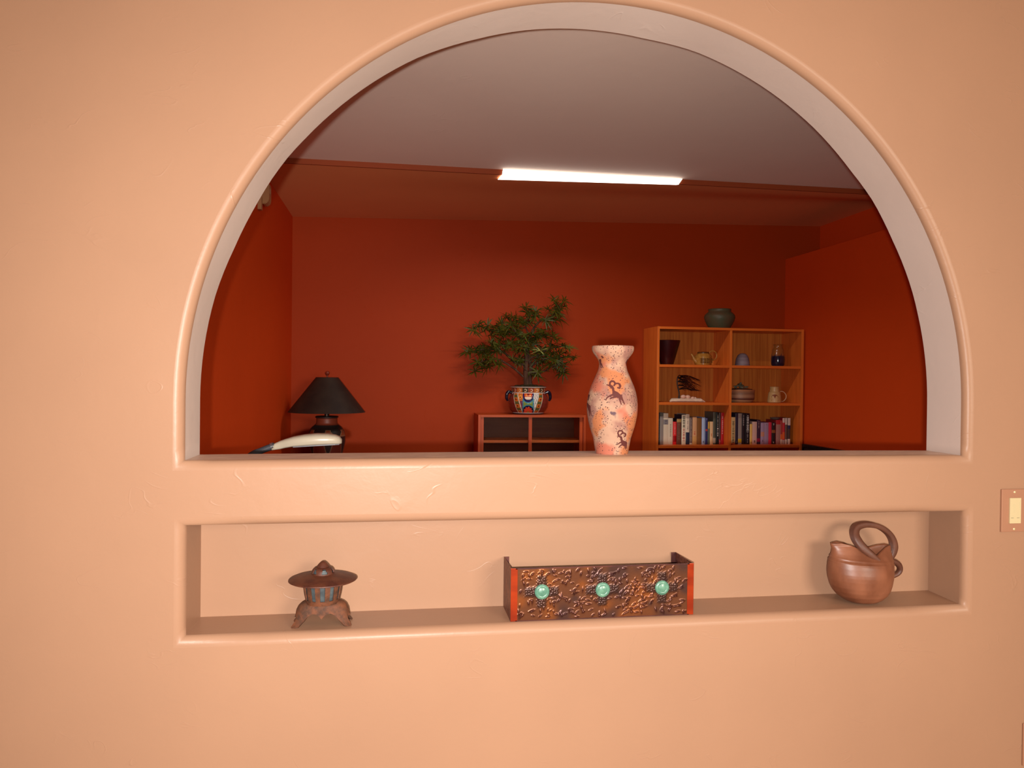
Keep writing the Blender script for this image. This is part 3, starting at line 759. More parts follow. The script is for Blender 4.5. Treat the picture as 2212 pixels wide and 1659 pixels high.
# ------------------------------------------------------------------ task lamp just inside the opening
fl = thing('task_lamp', 'white task lamp head on dark gooseneck just behind the sill', 'lamp', (-.56, .80, 0))
def FL(x, y, z): return (x + .56, y - .80, z)
obj('base', lathe([(.0, 0), (.13, 0), (.135, .006), (.13, .022), (.03, .034), (.0, .034)], 48), M_dark, fl, True)
obj('pole', tube([(0, 0, .03), (0, 0, 1.02)], .012, 14), M_dark, fl, True)
obj('gooseneck', tube(smooth_path([(0, 0, 1.02), (.0, 0, 1.10), (.02, -.01, 1.17), FL(-.4775, .76, 1.232), FL(-.436, .75, 1.252), FL(-.396, .75, 1.2675)]), [.010, .010, .010, .0105, .011], 14), M_dark, fl, True)
bm = new()
# head: tapered shallow hood along x, rounded tip, flat underside
path = [(-.404, 1.2660, .011, .010), (-.392, 1.2705, .0125, .012), (-.378, 1.2745, .015, .0145), (-.362, 1.2795, .022, .0155), (-.335, 1.2860, .032, .0175), (-.30, 1.2905, .038, .0195), (-.26, 1.2935, .040, .020), (-.225, 1.2940, .039, .0185), (-.20, 1.2925, .034, .016), (-.187, 1.2895, .026, .0125), (-.180, 1.2865, .014, .0075)]
prev = None; NS = 28
for (x, zc, hw, hh) in path:
    r = []
    for k in range(NS):
        a = 2 * PI * k / NS; ca, sa = math.cos(a), math.sin(a)
        yy = hw * math.copysign(abs(ca) ** .75, ca); zz_ = hh * (math.copysign(abs(sa) ** .8, sa) if sa > 0 else math.copysign(abs(sa) ** .35, sa) * .95)
        r.append(bm.verts.new(FL(x, .75 + yy, zc + zz_ - .005)))
    if prev:
        for k in range(NS): bm.faces.new((prev[k], prev[(k + 1) % NS], r[(k + 1) % NS], r[k]))
    else: bm.faces.new(r[::-1])
    prev = r
bm.faces.new(prev)
obj('lamp_head', bm, M_white, fl, 'all')
bm = new()
prev = None
for (x, zc, hw, hh) in path[4:10]:
    r = [bm.verts.new(FL(x, .75 + s * hw * .9, zc - hh * .95 - .005 + d)) for s, d in ((-.8, .003), (.8, .003), (.8, -.0012), (-.8, -.0012))]
    if prev:
        for k in range(4): bm.faces.new((prev[k], prev[(k + 1) % 4], r[(k + 1) % 4], r[k]))
    else: bm.faces.new(r[::-1])
    prev = r
bm.faces.new(prev)
obj('lamp_underside', bm, mat('grey_reflector', (120, 118, 124), .4, .4), fl)
obj('collar', tube([FL(-.4075, .75, 1.2640), FL(-.400, .75, 1.2668)], .0128, 16), mat('chrome_ring', (200, 200, 205), .2, .5, metal=.9), fl, True)

# ------------------------------------------------------------------ low dark screen at the right wall, alarm sensor at the left wall
ls = thing('low_screen', 'low dark panelled screen along the right wall beside the bookcase', 'screen', (3.118, 2.45, 0))
M_ebony = mat('ebonised_wood', (40, 30, 26), .45, .4, rgb2=(58, 44, 38), vscale=(30, 30, 2))
for k in range(4):
    y0 = .02 + k * .27
    p = obj('panel', box(-.004, .016, y0 + .018, y0 + .25, .03, .985), M_ebony, ls)
    for (a, b, c_, d) in ((y0, y0 + .018, 0, 1.012), (y0 + .25, y0 + .268, 0, 1.012)):
        obj('post', box(-.010, .022, a, b, c_, d, bev=.002), M_black, ls)
    obj('rail', box(-.010, .022, y0 + .018, y0 + .25, .985, 1.012, bev=.002), M_black, ls)

sn = thing('motion_sensor', 'small beige motion sensor high on the left wall', 'sensor', (-.777, 2.56, 2.44))
M_beige = mat('beige_plastic', (196, 150, 108), .5, .3)
bm = new()
sec = [(0.0, .012), (.030, .0), (.050, .012), (.056, .030), (.056, .115), (.048, .128), (0.0, .128)]
for yy in (-.005, .075):
    pass
lo = [bm.verts.new((x, -.005, z_ + .02)) for x, z_ in sec]; hi = [bm.verts.new((x, .075, z_ + .02)) for x, z_ in sec]
bm.faces.new(lo[::-1]); bm.faces.new(hi)
for i in range(len(sec)): bm.faces.new((lo[i], lo[(i + 1) % len(sec)], hi[(i + 1) % len(sec)], hi[i]))
bmesh.ops.bevel(bm, geom=bm.edges[:], offset=.004, segments=2, affect='EDGES')
obj('housing', bm, M_beige, sn, True)
obj('bracket', box(0, .022, -.045, -.004, -.018, .055, bev=.003), M_beige, sn)
bm = new(); ellipsoid(bm, (.055, .035, .10), (.006, .022, .020)); obj('lens', bm, mat('milky_lens', (190, 160, 130), .3, .5), sn, True)

# ------------------------------------------------------------------ petroglyph vase on the sill
VS = thing('clay_vase', 'mottled sand and salmon vase with painted dark rams on the sill', 'vase', (.5555, .0890, 1.3057))
UN = .2795 / 1445
out = [(1540, 216), (1534, 222), (1480, 231), (1420, 242), (1340, 256), (1260, 281), (1180, 307), (1100, 326), (1020, 340), (950, 346), (880, 346), (800, 337), (720, 321), (640, 295), (560, 260), (480, 225), (430, 203), (380, 190), (335, 185), (300, 193), (260, 216), (220, 246), (185, 270), (155, 283), (125, 287), (100, 284), (95, 276)]
ys = np.array([p[0] for p in out], float); rs = np.array([p[1] for p in out], float)
NV, NT = 330, 420
yy = np.linspace(1540, 95, NV); tt = np.interp(yy, ys[::-1], rs[::-1])
ker = np.ones(5) / 5; sm = np.convolve(np.pad(tt, 2, mode='edge'), ker, 'valid')
prof = [(0.0, 0.0)] + [(float(r) * UN * .985, float(1540 - y) * UN) for r, y in zip(sm, yy)]
zt = prof[-1][1]
prof += [(.048, zt + .0003), (.046, zt - .004), (.036, zt - .034), (.031, zt - .05), (.0, zt - .10)]
bm = lathe(prof, NT)
M_vase = mat('mottled_clay', (214, 160, 130), .75, .25)
nt = M_vase.node_tree; N = nt.nodes; L = nt.links; bs = N['Principled BSDF']
tc = N.new('ShaderNodeTexCoord')
def nz(scale, det, off, vec=None):
    mp = N.new('ShaderNodeMapping'); mp.inputs['Location'].default_value = off
    L.new(tc.outputs['Object'], mp.inputs['Vector'])
    n = N.new('ShaderNodeTexNoise'); n.inputs['Scale'].default_value = scale; n.inputs['Detail'].default_value = det
    L.new(mp.outputs['Vector'], n.inputs['Vector']); return n.outputs['Fac']
def ramp(f, a, b):
    r = N.new('ShaderNodeMapRange'); r.inputs['From Min'].default_value = a; r.inputs['From Max'].default_value = b; r.clamp = True
    L.new(f, r.inputs['Value']); return r.outputs['Result']
def mixc(f, a, b):
    m = N.new('ShaderNodeMix'); m.data_type = 'RGBA'
    L.new(f, m.inputs['Factor'])
    if isinstance(a, tuple): m.inputs['A'].default_value = lin(a)
    else: L.new(a, m.inputs['A'])
    if isinstance(b, tuple): m.inputs['B'].default_value = lin(b)
    else: L.new(b, m.inputs['B'])
    return m.outputs['Result']
base = mixc(ramp(nz(17, 3, (1, 2, 3)), .44, .56), (166, 130, 108), (138, 98, 86))
base = mixc(ramp(nz(14, 2, (4, 1, 7)), .53, .60), base, (164, 94, 74))
base = mixc(ramp(nz(15, 2, (9, 5, 2)), .575, .64), base, (168, 104, 68))
base = mixc(ramp(nz(15, 3, (3, 8, 5)), .66, .69), base, (88, 66, 72))
sp = N.new('ShaderNodeTexVoronoi'); sp.inputs['Scale'].default_value = 190; L.new(tc.outputs['Object'], sp.inputs['Vector'])
sd = N.new('ShaderNodeMath'); sd.operation = 'LESS_THAN'; sd.inputs[1].default_value = .25; L.new(sp.outputs['Distance'], sd.inputs[0])
g1 = N.new('ShaderNodeMath'); g1.operation = 'MULTIPLY'; L.new(sd.outputs[0], g1.inputs[0]); L.new(ramp(nz(24, 3, (2, 2, 9)), .42, .47), g1.inputs[1])
base = mixc(g1.outputs[0], base, (62, 36, 40))
at = N.new('ShaderNodeAttribute'); at.attribute_name = 'Col'
base = mixc(at.outputs['Fac'], base, (82, 38, 34))
L.new(base, bs.inputs['Base Color'])
bn = N.new('ShaderNodeBump'); bn.inputs['Strength'].default_value = .3; bn.inputs['Distance'].default_value = .002
L.new(nz(45, 5, (0, 0, 0)), bn.inputs['Height']); L.new(bn.outputs['Normal'], bs.inputs['Normal'])
vb = obj('body', bm, M_vase, VS, 'all')
c = coords(vb)
ang = np.arctan2(c[:, 0], -c[:, 1]) + math.radians(16.5)   # facing the viewer side
Rv = np.hypot(c[:, 0], c[:, 1])
X = 453 + Rv / UN / .985 * np.sin(ang); Y = 1540 - c[:, 2] / UN
front = np.cos(ang) > 0
mask = np.zeros(len(c), bool)
def stroke(pts, w):
    global mask
    w = w if isinstance(w, (list, tuple)) else [w] * len(pts)
    for (a, b), (p, q), w0, w1 in zip(pts[:-1], pts[1:], w[:-1], w[1:]):
        dx, dy = p - a, q - b; l2 = dx * dx + dy * dy + 1e-9
        t_ = np.clip(((X - a) * dx + (Y - b) * dy) / l2, 0, 1)
        d = np.hypot(X - a - t_ * dx, Y - b - t_ * dy)
        mask |= front & (d < 1.22 * (w0 + (w1 - w0) * t_))
def arc(cx, cy, r, a0, a1, n=14, ry=None):
    return [(cx + r * math.cos(math.radians(a)), cy + (ry or r) * math.sin(math.radians(a))) for a in np.linspace(a0, a1, n)]
# upper leaping ram
stroke([(378, 614), (410, 622), (440, 640), (462, 662), (466, 690), (480, 720), (510, 745), (550, 765), (572, 772)], [5, 9, 17, 14, 13, 24, 32, 22, 10])
stroke(arc(452, 600, 34, 140, 375), 10); stroke(arc(516, 636, 44, 200, 320, ry=42), 9); stroke([(545, 606), (556, 630), (546, 656), (522, 650)], [12, 12, 11, 8])
stroke([(480, 740), (440, 750), (396, 772), (362, 812)], [14, 10, 7, 5]); stroke([(490, 770), (450, 782), (425, 796)], [14, 9, 6])
stroke([(545, 770), (555, 815), (572, 868)], [14, 9, 5]); stroke([(566, 765), (590, 815), (614, 862)], [14, 9, 5]); stroke([(560, 756), (578, 744)], 5)
# lower ram
stroke([(532, 1286), (556, 1292), (576, 1305), (584, 1345), (600, 1372), (622, 1390)], [7, 10, 12, 12, 22, 30])
stroke([(632, 1380), (640, 1400)], 14)
stroke(arc(566, 1246, 33, 130, 370), 9); stroke(arc(604, 1280, 34, 195, 345), 8); stroke([(630, 1262), (630, 1290), (618, 1298)], [9, 8, 6])
stroke([(590, 1365), (556, 1380), (528, 1402)], [10, 7, 5]); stroke([(596, 1398), (566, 1418), (548, 1440)], [10, 7, 5])
stroke([(628, 1410), (636, 1466)], [9, 4]); stroke([(646, 1400), (652, 1458)], [9, 4])
# partial rams on the flanks
stroke([(118, 872), (138, 910), (146, 950)], [8, 20, 14]); stroke([(146, 950), (150, 1032)], [8, 4]); stroke([(156, 945), (176, 1028)], [7, 4]); stroke([(138, 760), (128, 826)], [10, 5])
stroke([(284, 286), (290, 340)], [12, 8]); stroke([(290, 335), (298, 392)], [6, 4]); stroke([(300, 335), (322, 388)], [6, 4])
stroke([(655, 280), (640, 318), (642, 356)], [8, 12, 5]); stroke([(306, 240), (322, 256)], 8)
a_ = vb.data.color_attributes.new('Col', 'FLOAT_COLOR', 'POINT')
mm = np.repeat(mask[:, None].astype(np.float32), 4, 1); mm[:, 3] = 1
a_.data.foreach_set('color', mm.ravel())

# ------------------------------------------------------------------ rusty lantern in the niche
NF = 0.8970
LN = thing('garden_lantern', 'small rusty cast iron lantern at the left end of the niche', 'lantern', (-.1735, .066, NF))
M_rust = mat('rusty_iron', (72, 46, 32), .7, .35, metal=.1, rgb2=(108, 62, 38), vscale=(70, 70, 70), bump=.5, bscale=260, bdist=.0015)
M_rust2 = mat('brown_rust', (68, 32, 22), .55, .4, metal=.1, rgb2=(92, 50, 32), vscale=(30, 30, 30), bump=.4, bscale=220, bdist=.0015)
M_inner = mat('blue_grey_glass', (54, 62, 66), .6, .3, rgb2=(78, 86, 88), vscale=(60, 60, 60))
def open_grid(bm, prof, segs, holes, thick, sy=1.0):
    """lathe wall with windows cut; prof radius,z outer; holes fn(theta_deg,i)->bool"""
    outer = [[bm.verts.new((r * math.cos(2 * PI * k / segs), r * sy * math.sin(2 * PI * k / segs), z)) for k in range(segs)] for r, z in prof]
    inner = [[bm.verts.new(((r - thick) * math.cos(2 * PI * k / segs), (r - thick) * sy * math.sin(2 * PI * k / segs), z)) for k in range(segs)] for r, z in prof]
    n = len(prof) - 1
    solid = [[not holes(360.0 * (k + .5) / segs, i) for k in range(segs)] for i in range(n)]
    for i in range(n):
        for k in range(segs):
            if not solid[i][k]: continue
            j = (k + 1) % segs
            bm.faces.new((outer[i][k], outer[i][j], outer[i + 1][j], outer[i + 1][k])); bm.faces.new((inner[i][k], inner[i + 1][k], inner[i + 1][j], inner[i][j]))
            if i == 0 or not solid[i - 1][k]: bm.faces.new((outer[i][k], inner[i][k], inner[i][j], outer[i][j]))
            if i == n - 1 or not solid[i + 1][k]: bm.faces.new((outer[i + 1][k], outer[i + 1][j], inner[i + 1][j], inner[i + 1][k]))
            if not solid[i][(k - 1) % segs]: bm.faces.new((outer[i][k], outer[i + 1][k], inner[i + 1][k], inner[i][k]))
            if not solid[i][j]: bm.faces.new((outer[i][j], inner[i][j], inner[i + 1][j], outer[i + 1][j]))
# footed base
bm = new(); NTH = 96; NR = 12
def low(th):
    a = th % 90 - 45                   # degrees from nearest leg
    d = abs(a)
    xs = [0, 7, 9, 12, 17, 26, 34, 40, 45]; zs_ = [0, 0, .008, .017, .026, .0315, .030, .0255, .0185]
    return float(np.interp(d, xs, zs_)), d
rings = []
for s in range(NR + 1):
    ring = []
    for k in range(NTH):
        th = 360.0 * k / NTH; zl, d = low(th)
        z_ = .0575 + (zl - .0575) * (s / NR)
        r = float(np.interp(.0575 - z_, [0, .004, .010, .02, .032, .045, .052, .0575], [.040, .048, .0545, .0592, .0612, .0655, .0725, .0805]))
        ct, sn_ = math.cos(math.radians(th)), math.sin(math.radians(th))
        sq = 1.0 + .12 * (abs(math.sin(math.radians(2 * th))) ** 2) * min(1, (.0575 - z_) / .03)
        ring.append(bm.verts.new((r * sq * ct * 1.04, r * sq * sn_ * .44, z_)))
    rings.append(ring)
for a, b in zip(rings[:-1], rings[1:]):
    for k in range(NTH): bm.faces.new((a[k], a[(k + 1) % NTH], b[(k + 1) % NTH], b[k]))
bm.faces.new(rings[0])
bmesh.ops.recalc_face_normals(bm, faces=bm.faces[:])
gd = bmesh.ops.solidify(bm, geom=bm.faces[:], thickness=.005)
zmin = min(v.co.z for v in bm.verts)
for v in bm.verts: v.co.z = max(v.co.z, 0.0)
obj('footed_base', bm, M_rust, LN, True)
bm = new()
pr = [(.0385, .052), (.040, .057), (.0412, .063), (.0432, .072), (.0448, .081), (.0462, .091), (.0475, .098), (.048, .105)]
open_grid(bm, pr, 120, lambda th, i: 2 <= i <= 5 and ((th + 2.2) % 30) < 14, .0035, .95)
add_lathe(bm, [(.0, .052), (.0385, .052), (.0385, .055), (.0, .055)], 120, sy=.95)
obj('body', bm, M_rust, LN, True)
obj('glass_liner', lathe([(.035, .0565), (.0425, .1045)], 60, sy=.95, close=False), M_inner, LN, 'all')
bm = new()
add_lathe(bm, [(.0, .105), (.046, .105), (.078, .1062), (.0812, .1078), (.0808, .1098), (.070, .1142), (.052, .1184), (.036, .1212), (.029, .1228), (.027, .1236), (.0, .1236)], 96, sy=.95)
obj('roof', bm, M_rust2, LN, True)
bm = new()
pr = [(.0275, .1225), (.0272, .125), (.0265, .128), (.0255, .131), (.024, .1335), (.0215, .136), (.017, .138), (.012, .139)]
open_grid(bm, pr, 120, lambda th, i: 1 <= i <= 4 and ((0 <= ((th + 31) % 60) < 30) if i < 3 else (4 <= ((th + 31) % 60) < 26)), .003)
obj('cupola', bm, M_rust2, LN, True)
obj('cupola_liner', lathe([(.0232, .123), (.0205, .1335)], 48, close=False), M_inner, LN, 'all')
obj('finial', lathe([(.0, .1375), (.0145, .1378), (.0155, .1395), (.0125, .1435), (.008, .1485), (.004, .1515), (.0, .1525)], 40), M_rust2, LN, True)

# ------------------------------------------------------------------ embossed copper bracket box
CBX = thing('copper_box', 'embossed copper three-sided box with three turquoise discs', 'box', (.5200, .0, NF))
W2, YF, YBk, HH = .2375, .023, .146, .1315
M_cop = mat('flame_copper', (160, 86, 44), .32, .5, metal=.6, attr=True, bump=.3, bscale=180, bdist=.001)
M_coplain = mat('smooth_orange_copper', (168, 56, 16), .3, .5, metal=.5, rgb2=(136, 40, 12), vscale=(10, 10, 30))
M_copside = mat('dark_copper', (122, 70, 50), .4, .5, metal=.5, rgb2=(84, 44, 40), vscale=(90, 60, 60), bump=.8, bscale=120, bdist=.004)
M_copdark = mat('copper_inner', (96, 52, 44), .4, .5, metal=.5, rgb2=(64, 34, 36), vscale=(20, 20, 20))
GX, GZ = 430, 118
xs = np.linspace(-W2 + .016, W2 - .016, GX); zs_ = np.linspace(.0015, HH - .0015, GZ)
XX, ZZ = np.meshgrid(xs, zs_, indexing='ij')
Hh = np.zeros_like(XX); Dk = np.zeros_like(XX)
R_ = random.Random(12)
DC = [(-.1590, .0722), (-.0035, .0722), (.1525, .0722)]
def crossd(x, z):
    best = 9
    for cx_, cz_ in DC:
        dx, dz = abs(x - cx_), abs(z - cz_)
        w = .0145
        dd = min(max(dx - .042 * (1), dz - w * (1 - .25 * dx / .042)), max(dz - .040, dx - w * (1 - .25 * dz / .04)))
        best = min(best, dd)
    return best
for _ in range(330):
    x = R_.uniform(-W2 + .02, W2 - .02); z = R_.uniform(.006, HH - .006)
    if crossd(x, z) < .003: continue
    a = R_.uniform(-.3, 1.9); l = R_.uniform(.0030, .0066); w = R_.uniform(.0015, .0024)
    m_ = (np.abs(XX - x) < .012) & (np.abs(ZZ - z) < .012)
    dx = XX[m_] - x; dz = ZZ[m_] - z; p = dx * math.cos(a) + dz * math.sin(a); q = -dx * math.sin(a) + dz * math.cos(a)
    g = np.exp(-(p / l) ** 2 - (q / w) ** 2)
    Hh[m_] += .0030 * g; Dk[m_] = np.maximum(Dk[m_], g)
CR = np.zeros_like(XX)
for cx_, cz_ in DC:
    dx, dz = np.abs(XX - cx_), np.abs(ZZ - cz_)
    inn = np.minimum(np.maximum(dx - .042, dz - .0145 * (1 - .25 * dx / .042)), np.maximum(dz - .040, dx - .0145 * (1 - .25 * dz / .04))) < 0
    CR = np.maximum(CR, np.clip(.5 - np.minimum(np.maximum(dx - .042, dz - .0145 * (1 - .25 * dx / .042)), np.maximum(dz - .040, dx - .0145 * (1 - .25 * dz / .04))) / .006 + .35 * np.sin(XX * 900) * np.sin(ZZ * 800 + XX * 300), 0, 1))
    for i in range(-8, 9):
        for j in range(-8, 9):
            px_, pz_ = cx_ + i * .0056 + R_.uniform(-.0016, .0016), cz_ + j * .0056 + R_.uniform(-.0016, .0016)
            if crossd(px_, pz_) > -.002: continue
            g = np.exp(-((XX - px_) ** 2 + (ZZ - pz_) ** 2) / .0016 ** 2); Hh += .0012 * g
Hh += .0012 * CR
bm = new()
gv = [[bm.verts.new((xs[i], YF - float(Hh[i, j]), zs_[j])) for j in range(GZ)] for i in range(GX)]
for i in range(GX - 1):
    for j in range(GZ - 1): bm.faces.new((gv[i][j], gv[i + 1][j], gv[i + 1][j + 1], gv[i][j + 1]))
fp = obj('front_panel', bm, M_cop, CBX, 'all', recalc=False)
n1 = np.zeros_like(XX)
for _ in range(46):
    x, z, s = R_.uniform(-W2, W2), R_.uniform(0, HH), R_.uniform(.008, .024)
    n1 += R_.choice((-1, 1)) * np.exp(-((XX - x) ** 2 + (ZZ - z) ** 2) / s ** 2)
t1 = np.clip((n1 + .9) / 1.8, 0, 1)[..., None]
cc = np.array((128, 72, 34)) * (1 - t1) + np.array((74, 48, 42)) * t1
cc = cc * (1 - .65 * Dk[..., None]) + np.array((58, 26, 32)) * (.65 * Dk[..., None])
cc = cc * (1 - .7 * CR[..., None]) + np.array((44, 28, 30)) * (.7 * CR[..., None])
paint(fp, cc.reshape(-1, 3))
bm = new(); add_box(bm, -W2 + .001, W2 - .001, YF + .0015, YF + .004, .0005, HH)
add_box(bm, -W2 + .012, W2 - .012, YF - .0008, YF + .002, HH - .0022, HH + .0006)
add_box(bm, -W2 + .012, W2 - .012, YF - .0008, YF + .002, .0002, .0022)
obj('backing_sheet', bm, M_copdark, CBX)
for s in (-1, 1):
    x = s * (W2 - .0085)
    bm = new(); add_box(bm, x - .0085, x + .0085, YF - .0008, YF + .0018, .0003, HH + .0003, bev=.0006)
    obj('end_strip', bm, M_coplain, CBX)
    xi = s * (W2 - .002)
    obj('side_panel', box(min(xi, s * W2), max(xi, s * W2), YF + .0015, YBk, .0003, HH), M_copside, CBX)
    q = s * (W2 - .014)
    obj('mounting_flange', box(min(q, s * (W2 - .002)), max(q, s * (W2 - .002)), YBk - .002, YBk, .0003, HH), M_copdark, CBX)
M_turq = mat('turquoise_glass', (62, 108, 92), .35, .5, rgb2=(92, 138, 116), vscale=(60, 60, 60), coat=.4, bump=.3, bscale=120)
for cx_, cz_ in DC:
    bm = new(); sg = 44; prev = None
    for r, y in ((.0185, .0005), (.0180, .0035), (.0150, .0062), (.0125, .0066), (.0105, .0056), (.006, .0072), (.0, .0078)):
        if r == 0:
            cvt = bm.verts.new((cx_, YF - y, cz_))
            for k in range(sg): bm.faces.new((prev[k], prev[(k + 1) % sg], cvt)); 
            break
        rg2 = [bm.verts.new((cx_ + r * (1 + (.035 * (k % 2) if r > .017 else 0)) * math.cos(2 * PI * k / sg), YF - y, cz_ + r * (1 + (.035 * (k % 2) if r > .017 else 0)) * math.sin(2 * PI * k / sg))) for k in range(sg)]
        if prev:
            for k in range(sg): bm.faces.new((prev[k], prev[(k + 1) % sg], rg2[(k + 1) % sg], rg2[k]))
        prev = rg2
    obj('turquoise_disc', bm, M_turq, CBX, True)

# ------------------------------------------------------------------ clay pitcher
PT = thing('clay_pitcher', 'brown clay pitcher with looped strap handle at the right end of the niche', 'pitcher', (1.265, .068, NF))
M_clay = mat('smoked_clay', (100, 56, 36), .42, .5, rgb2=(132, 82, 58), vscale=(14, 14, 9), bump=.15, bscale=120, bdist=.001)
S_ = .000264            # metres per drawing unit
# drawing units measured from base point (600,990): x right, y up
prof_u = [(0, 60, 0, 0), (5, 118, 0, 0), (16, 162, -2, 0), (40, 208, -8, 0), (90, 268, -18, 0), (140, 302, -26, 0), (190, 322, -32, 0), (260, 338, -36, 0), (330, 345, -37, 0), (390, 344, -36, 0), (440, 340, -34, 0), (480, 334, -32, 0), (520, 329, -30, 0), (560, 328, -30, 0), (600, 330, -32, 0)]
H_ = np.array([p[0] for p in prof_u], float); R0 = np.array([p[1] for p in prof_u], float); C0 = np.array([p[2] for p in prof_u], float)
R0[0] = 60; C0[0] = 0
def rimh(c_):   # rim height along x (-1 spout .. 1 handle side)
    return float(np.interp(c_, [-1, -.78, -.5, -.22, .05, .25, .45, .7, .92, 1], [618, 626, 606, 570, 530, 510, 540, 575, 590, 586]))
bm = new(); NTp, NRp = 144, 90
ringsO = []
for s in range(NRp + 1):
    u = s / NRp; ring = []
    for k in range(NTp):
        th = 2 * PI * k / NTp; ct, st_ = math.cos(th), math.sin(th)
        h = rimh(ct) * (u ** 1.0)
        # squeeze towards the rim
        r = float(np.interp(h, H_, R0)); cx_ = float(np.interp(h, H_, C0))
        pin = float(np.interp(h, [0, 300, 430, 520, 600], [.76, .76, .70, .46, .26]))
        band = 0.0
        for zc in (.0, 1.0):
            zb = 462 - 22 * ct - 34 * zc
            band += 6.5 * math.exp(-((h - zb) / 7.0) ** 2)
        groove = -3.0 * math.exp(-((h - (447 - 22 * ct)) / 8.0) ** 2)
        lip = 16 * max(0, -ct) ** 6 * max(0, (h - 560) / 60) if h > 560 else 0
        ring.append(bm.verts.new(((cx_ + (r + band + groove + lip) * ct) * S_, (r + band + groove) * pin * st_ * S_, h * S_)))
    ringsO.append(ring)
for a, b in zip(ringsO[:-1], ringsO[1:]):
    for k in range(NTp): bm.faces.new((a[k], a[(k + 1) % NTp], b[(k + 1) % NTp], b[k]))
bm.faces.new(ringsO[0][::-1])
# inner lip and hollow
cin = Vector((-.008, 0, .10))
prev = ringsO[-1]
for f, dz in ((.95, .0015), (.90, -.004), (.7, -.03)):
    ring = []
    for v in ringsO[-1]:
        p = v.co.copy(); ring.append(bm.verts.new((cin.x + (p.x - cin.x) * f, p.y * (f * .9), p.z + dz)))
    for k in range(NTp): bm.faces.new((prev[k], prev[(k + 1) % NTp], ring[(k + 1) % NTp], ring[k]))
    prev = ring
bm.faces.new(prev)
obj('body', bm, M_clay, PT, 'all')
U = lambda x, y, d=0.0: ((x - 600) * S_, d, (990 - y) * S_)
M_clay2 = mat('smoked_clay_dark', (92, 54, 38), .5, .4, rgb2=(76, 42, 30), vscale=(20, 20, 20), bump=.3, bscale=160, bdist=.001)
hp = smooth_path([U(650, 520, -.040), U(575, 462, -.036), U(500, 390, -.028), U(464, 315, -.018), U(470, 255, -.008), U(510, 206, -.002), U(590, 184, 0), U(690, 190, 0), U(790, 222, 0), U(872, 280, 0), U(922, 350, 0), U(938, 420, 0), U(928, 480, 0), U(900, 540, 0)], 6)
bm = new()
for k, off in enumerate((-.0085, -.003, .003, .0085)):
    add_tube(bm, [p + Vector((0, off, 0)) for p in hp], [.005, .0085, .0100, .0105, .0098, .0085, .0076, .0072, .0068, .0066, .0074, .0082, .007, .005], 12, flat=.42)
obj('strap_handle', bm, M_clay2, PT, True)
obj('curl', tube(smooth_path([U(890, 560, -.004), U(940, 578, -.008), U(976, 612, -.010), U(986, 655, -.010), U(966, 694, -.008), U(918, 722, -.004), U(872, 745, 0)], 6), [.006, .008, .0075, .0065, .0065, .007, .005], 12, flat=1.4), M_clay2, PT, True)
# ------------------------------------------------------------------ switch and plate on the wall
SW = thing('timer_switch', 'almond timer switch in a wall-coloured plate right of the niche', 'switch', (1.6595, 0, 1.1545))
M_plate = mat('painted_plate', (160, 115, 90), .5, .35)
bm = new(); add_box(bm, -.0385, .0385, -.0055, .0002, -.0580, .0580, bev=.002)
obj('plate', bm, M_plate, SW)
obj('insert', box(-.0165, .0175, -.0095, -.005, -.0345, .0345, bev=.0008), M_almond, SW)
bm = new()
for x in (-.0095, .0085): add_box(bm, x - .0035, x + .0035, -.0103, -.0092, -.0200, -.0186)
obj('button', bm, M_grey, SW)
bm = new()
for i in range(6): add_box(bm, -.0062 + .0014 * (i % 2), -.0012, -.0099, -.0092, -.004 + i * .0042, -.0027 + i * .0042)
for i in range(5): add_box(bm, .0118, .0136, -.0099, -.0092, .003 + i * .0042, .0056 + i * .0042)
obj('dial_marks', bm, mat('faint_grey_print', (196, 184, 146), .6, .3), SW)
for z_ in (.0500, -.0505):
    bm = new(); ellipsoid(bm, (0.0005, -.0055, z_), (.0033, .0016, .0033), 14, 8); obj('screw', bm, M_chrome, SW, True)
BP = tag(obj('outlet_plate', box(-.0005, .0695, -.005, .0002, -.058, .058, bev=.002), M_plate, None, loc=(1.7005, 0, .5125)), 'edge of wall-coloured plate low at the right border', 'plate')

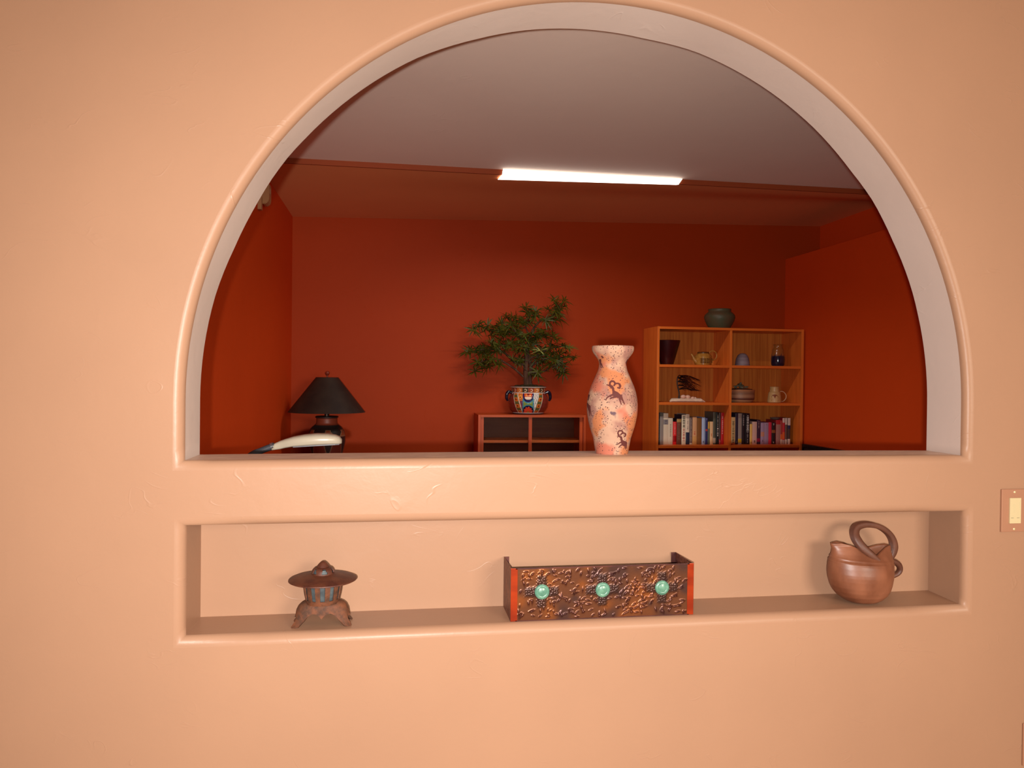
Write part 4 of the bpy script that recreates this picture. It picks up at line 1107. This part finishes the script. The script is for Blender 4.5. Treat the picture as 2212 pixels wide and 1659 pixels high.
# ------------------------------------------------------------------ camera and light
cam = bpy.data.cameras.new('camera'); co = bpy.data.objects.new('camera', cam); COL.objects.link(co)
cam.sensor_width = 36.0; cam.lens = 1600.0 * 36.0 / 2212.0; cam.clip_start = .02
yaw, pitch, roll = math.atan(1600 / 10300.0), -0.0085, 0.011
fw = Vector((math.sin(yaw) * math.cos(pitch), math.cos(yaw) * math.cos(pitch), math.sin(pitch)))
rt = Vector((math.cos(yaw), -math.sin(yaw), 0)); up = rt.cross(fw)
r2 = rt * math.cos(roll) + up * math.sin(roll); u2 = -rt * math.sin(roll) + up * math.cos(roll)
co.matrix_world = Matrix(((r2.x, u2.x, -fw.x, 0), (r2.y, u2.y, -fw.y, -1.78), (r2.z, u2.z, -fw.z, 1.5), (0, 0, 0, 1)))
SC.camera = co

def lamp(name, typ, loc, energy, color, aim=None, **k):
    l = bpy.data.lights.new(name, typ); l.energy = energy; l.color = color
    for a, b in k.items(): setattr(l, a, b)
    o = bpy.data.objects.new(name, l); COL.objects.link(o); o.location = loc
    if aim is not None: o.rotation_euler = (Vector(aim) - Vector(loc)).to_track_quat('-Z', 'Y').to_euler()
    return o
lamp('camera_flash', 'SPOT', (-.048, -1.88, 1.468), 292, (1.0, .95, .90), aim=(.24, 0, 1.28), spot_size=math.radians(122), spot_blend=1.0, shadow_soft_size=.012)
sl = lamp('strip_light_beam', 'AREA', (1.12, 2.498, 2.6745), 14, (1.0, .93, .84), shape='RECTANGLE', size=1.04, size_y=.008, spread=math.radians(142))
sl.rotation_euler = (math.radians(12), 0, 0)
lamp('window_daylight', 'AREA', (2.0, -3.9, 1.9), 122, (1.0, .89, .74), aim=(.6, 0, .5), shape='RECTANGLE', size=1.5, size_y=1.0)

w = bpy.data.worlds.new('world'); SC.world = w; w.use_nodes = True
w.node_tree.nodes['Background'].inputs[0].default_value = (.02, .018, .016, 1)
SC.view_settings.view_transform = 'Standard'; SC.view_settings.look = 'None'
SC.view_settings.exposure = 0.0; SC.view_settings.gamma = 1.0; SC.view_settings.use_curve_mapping = False
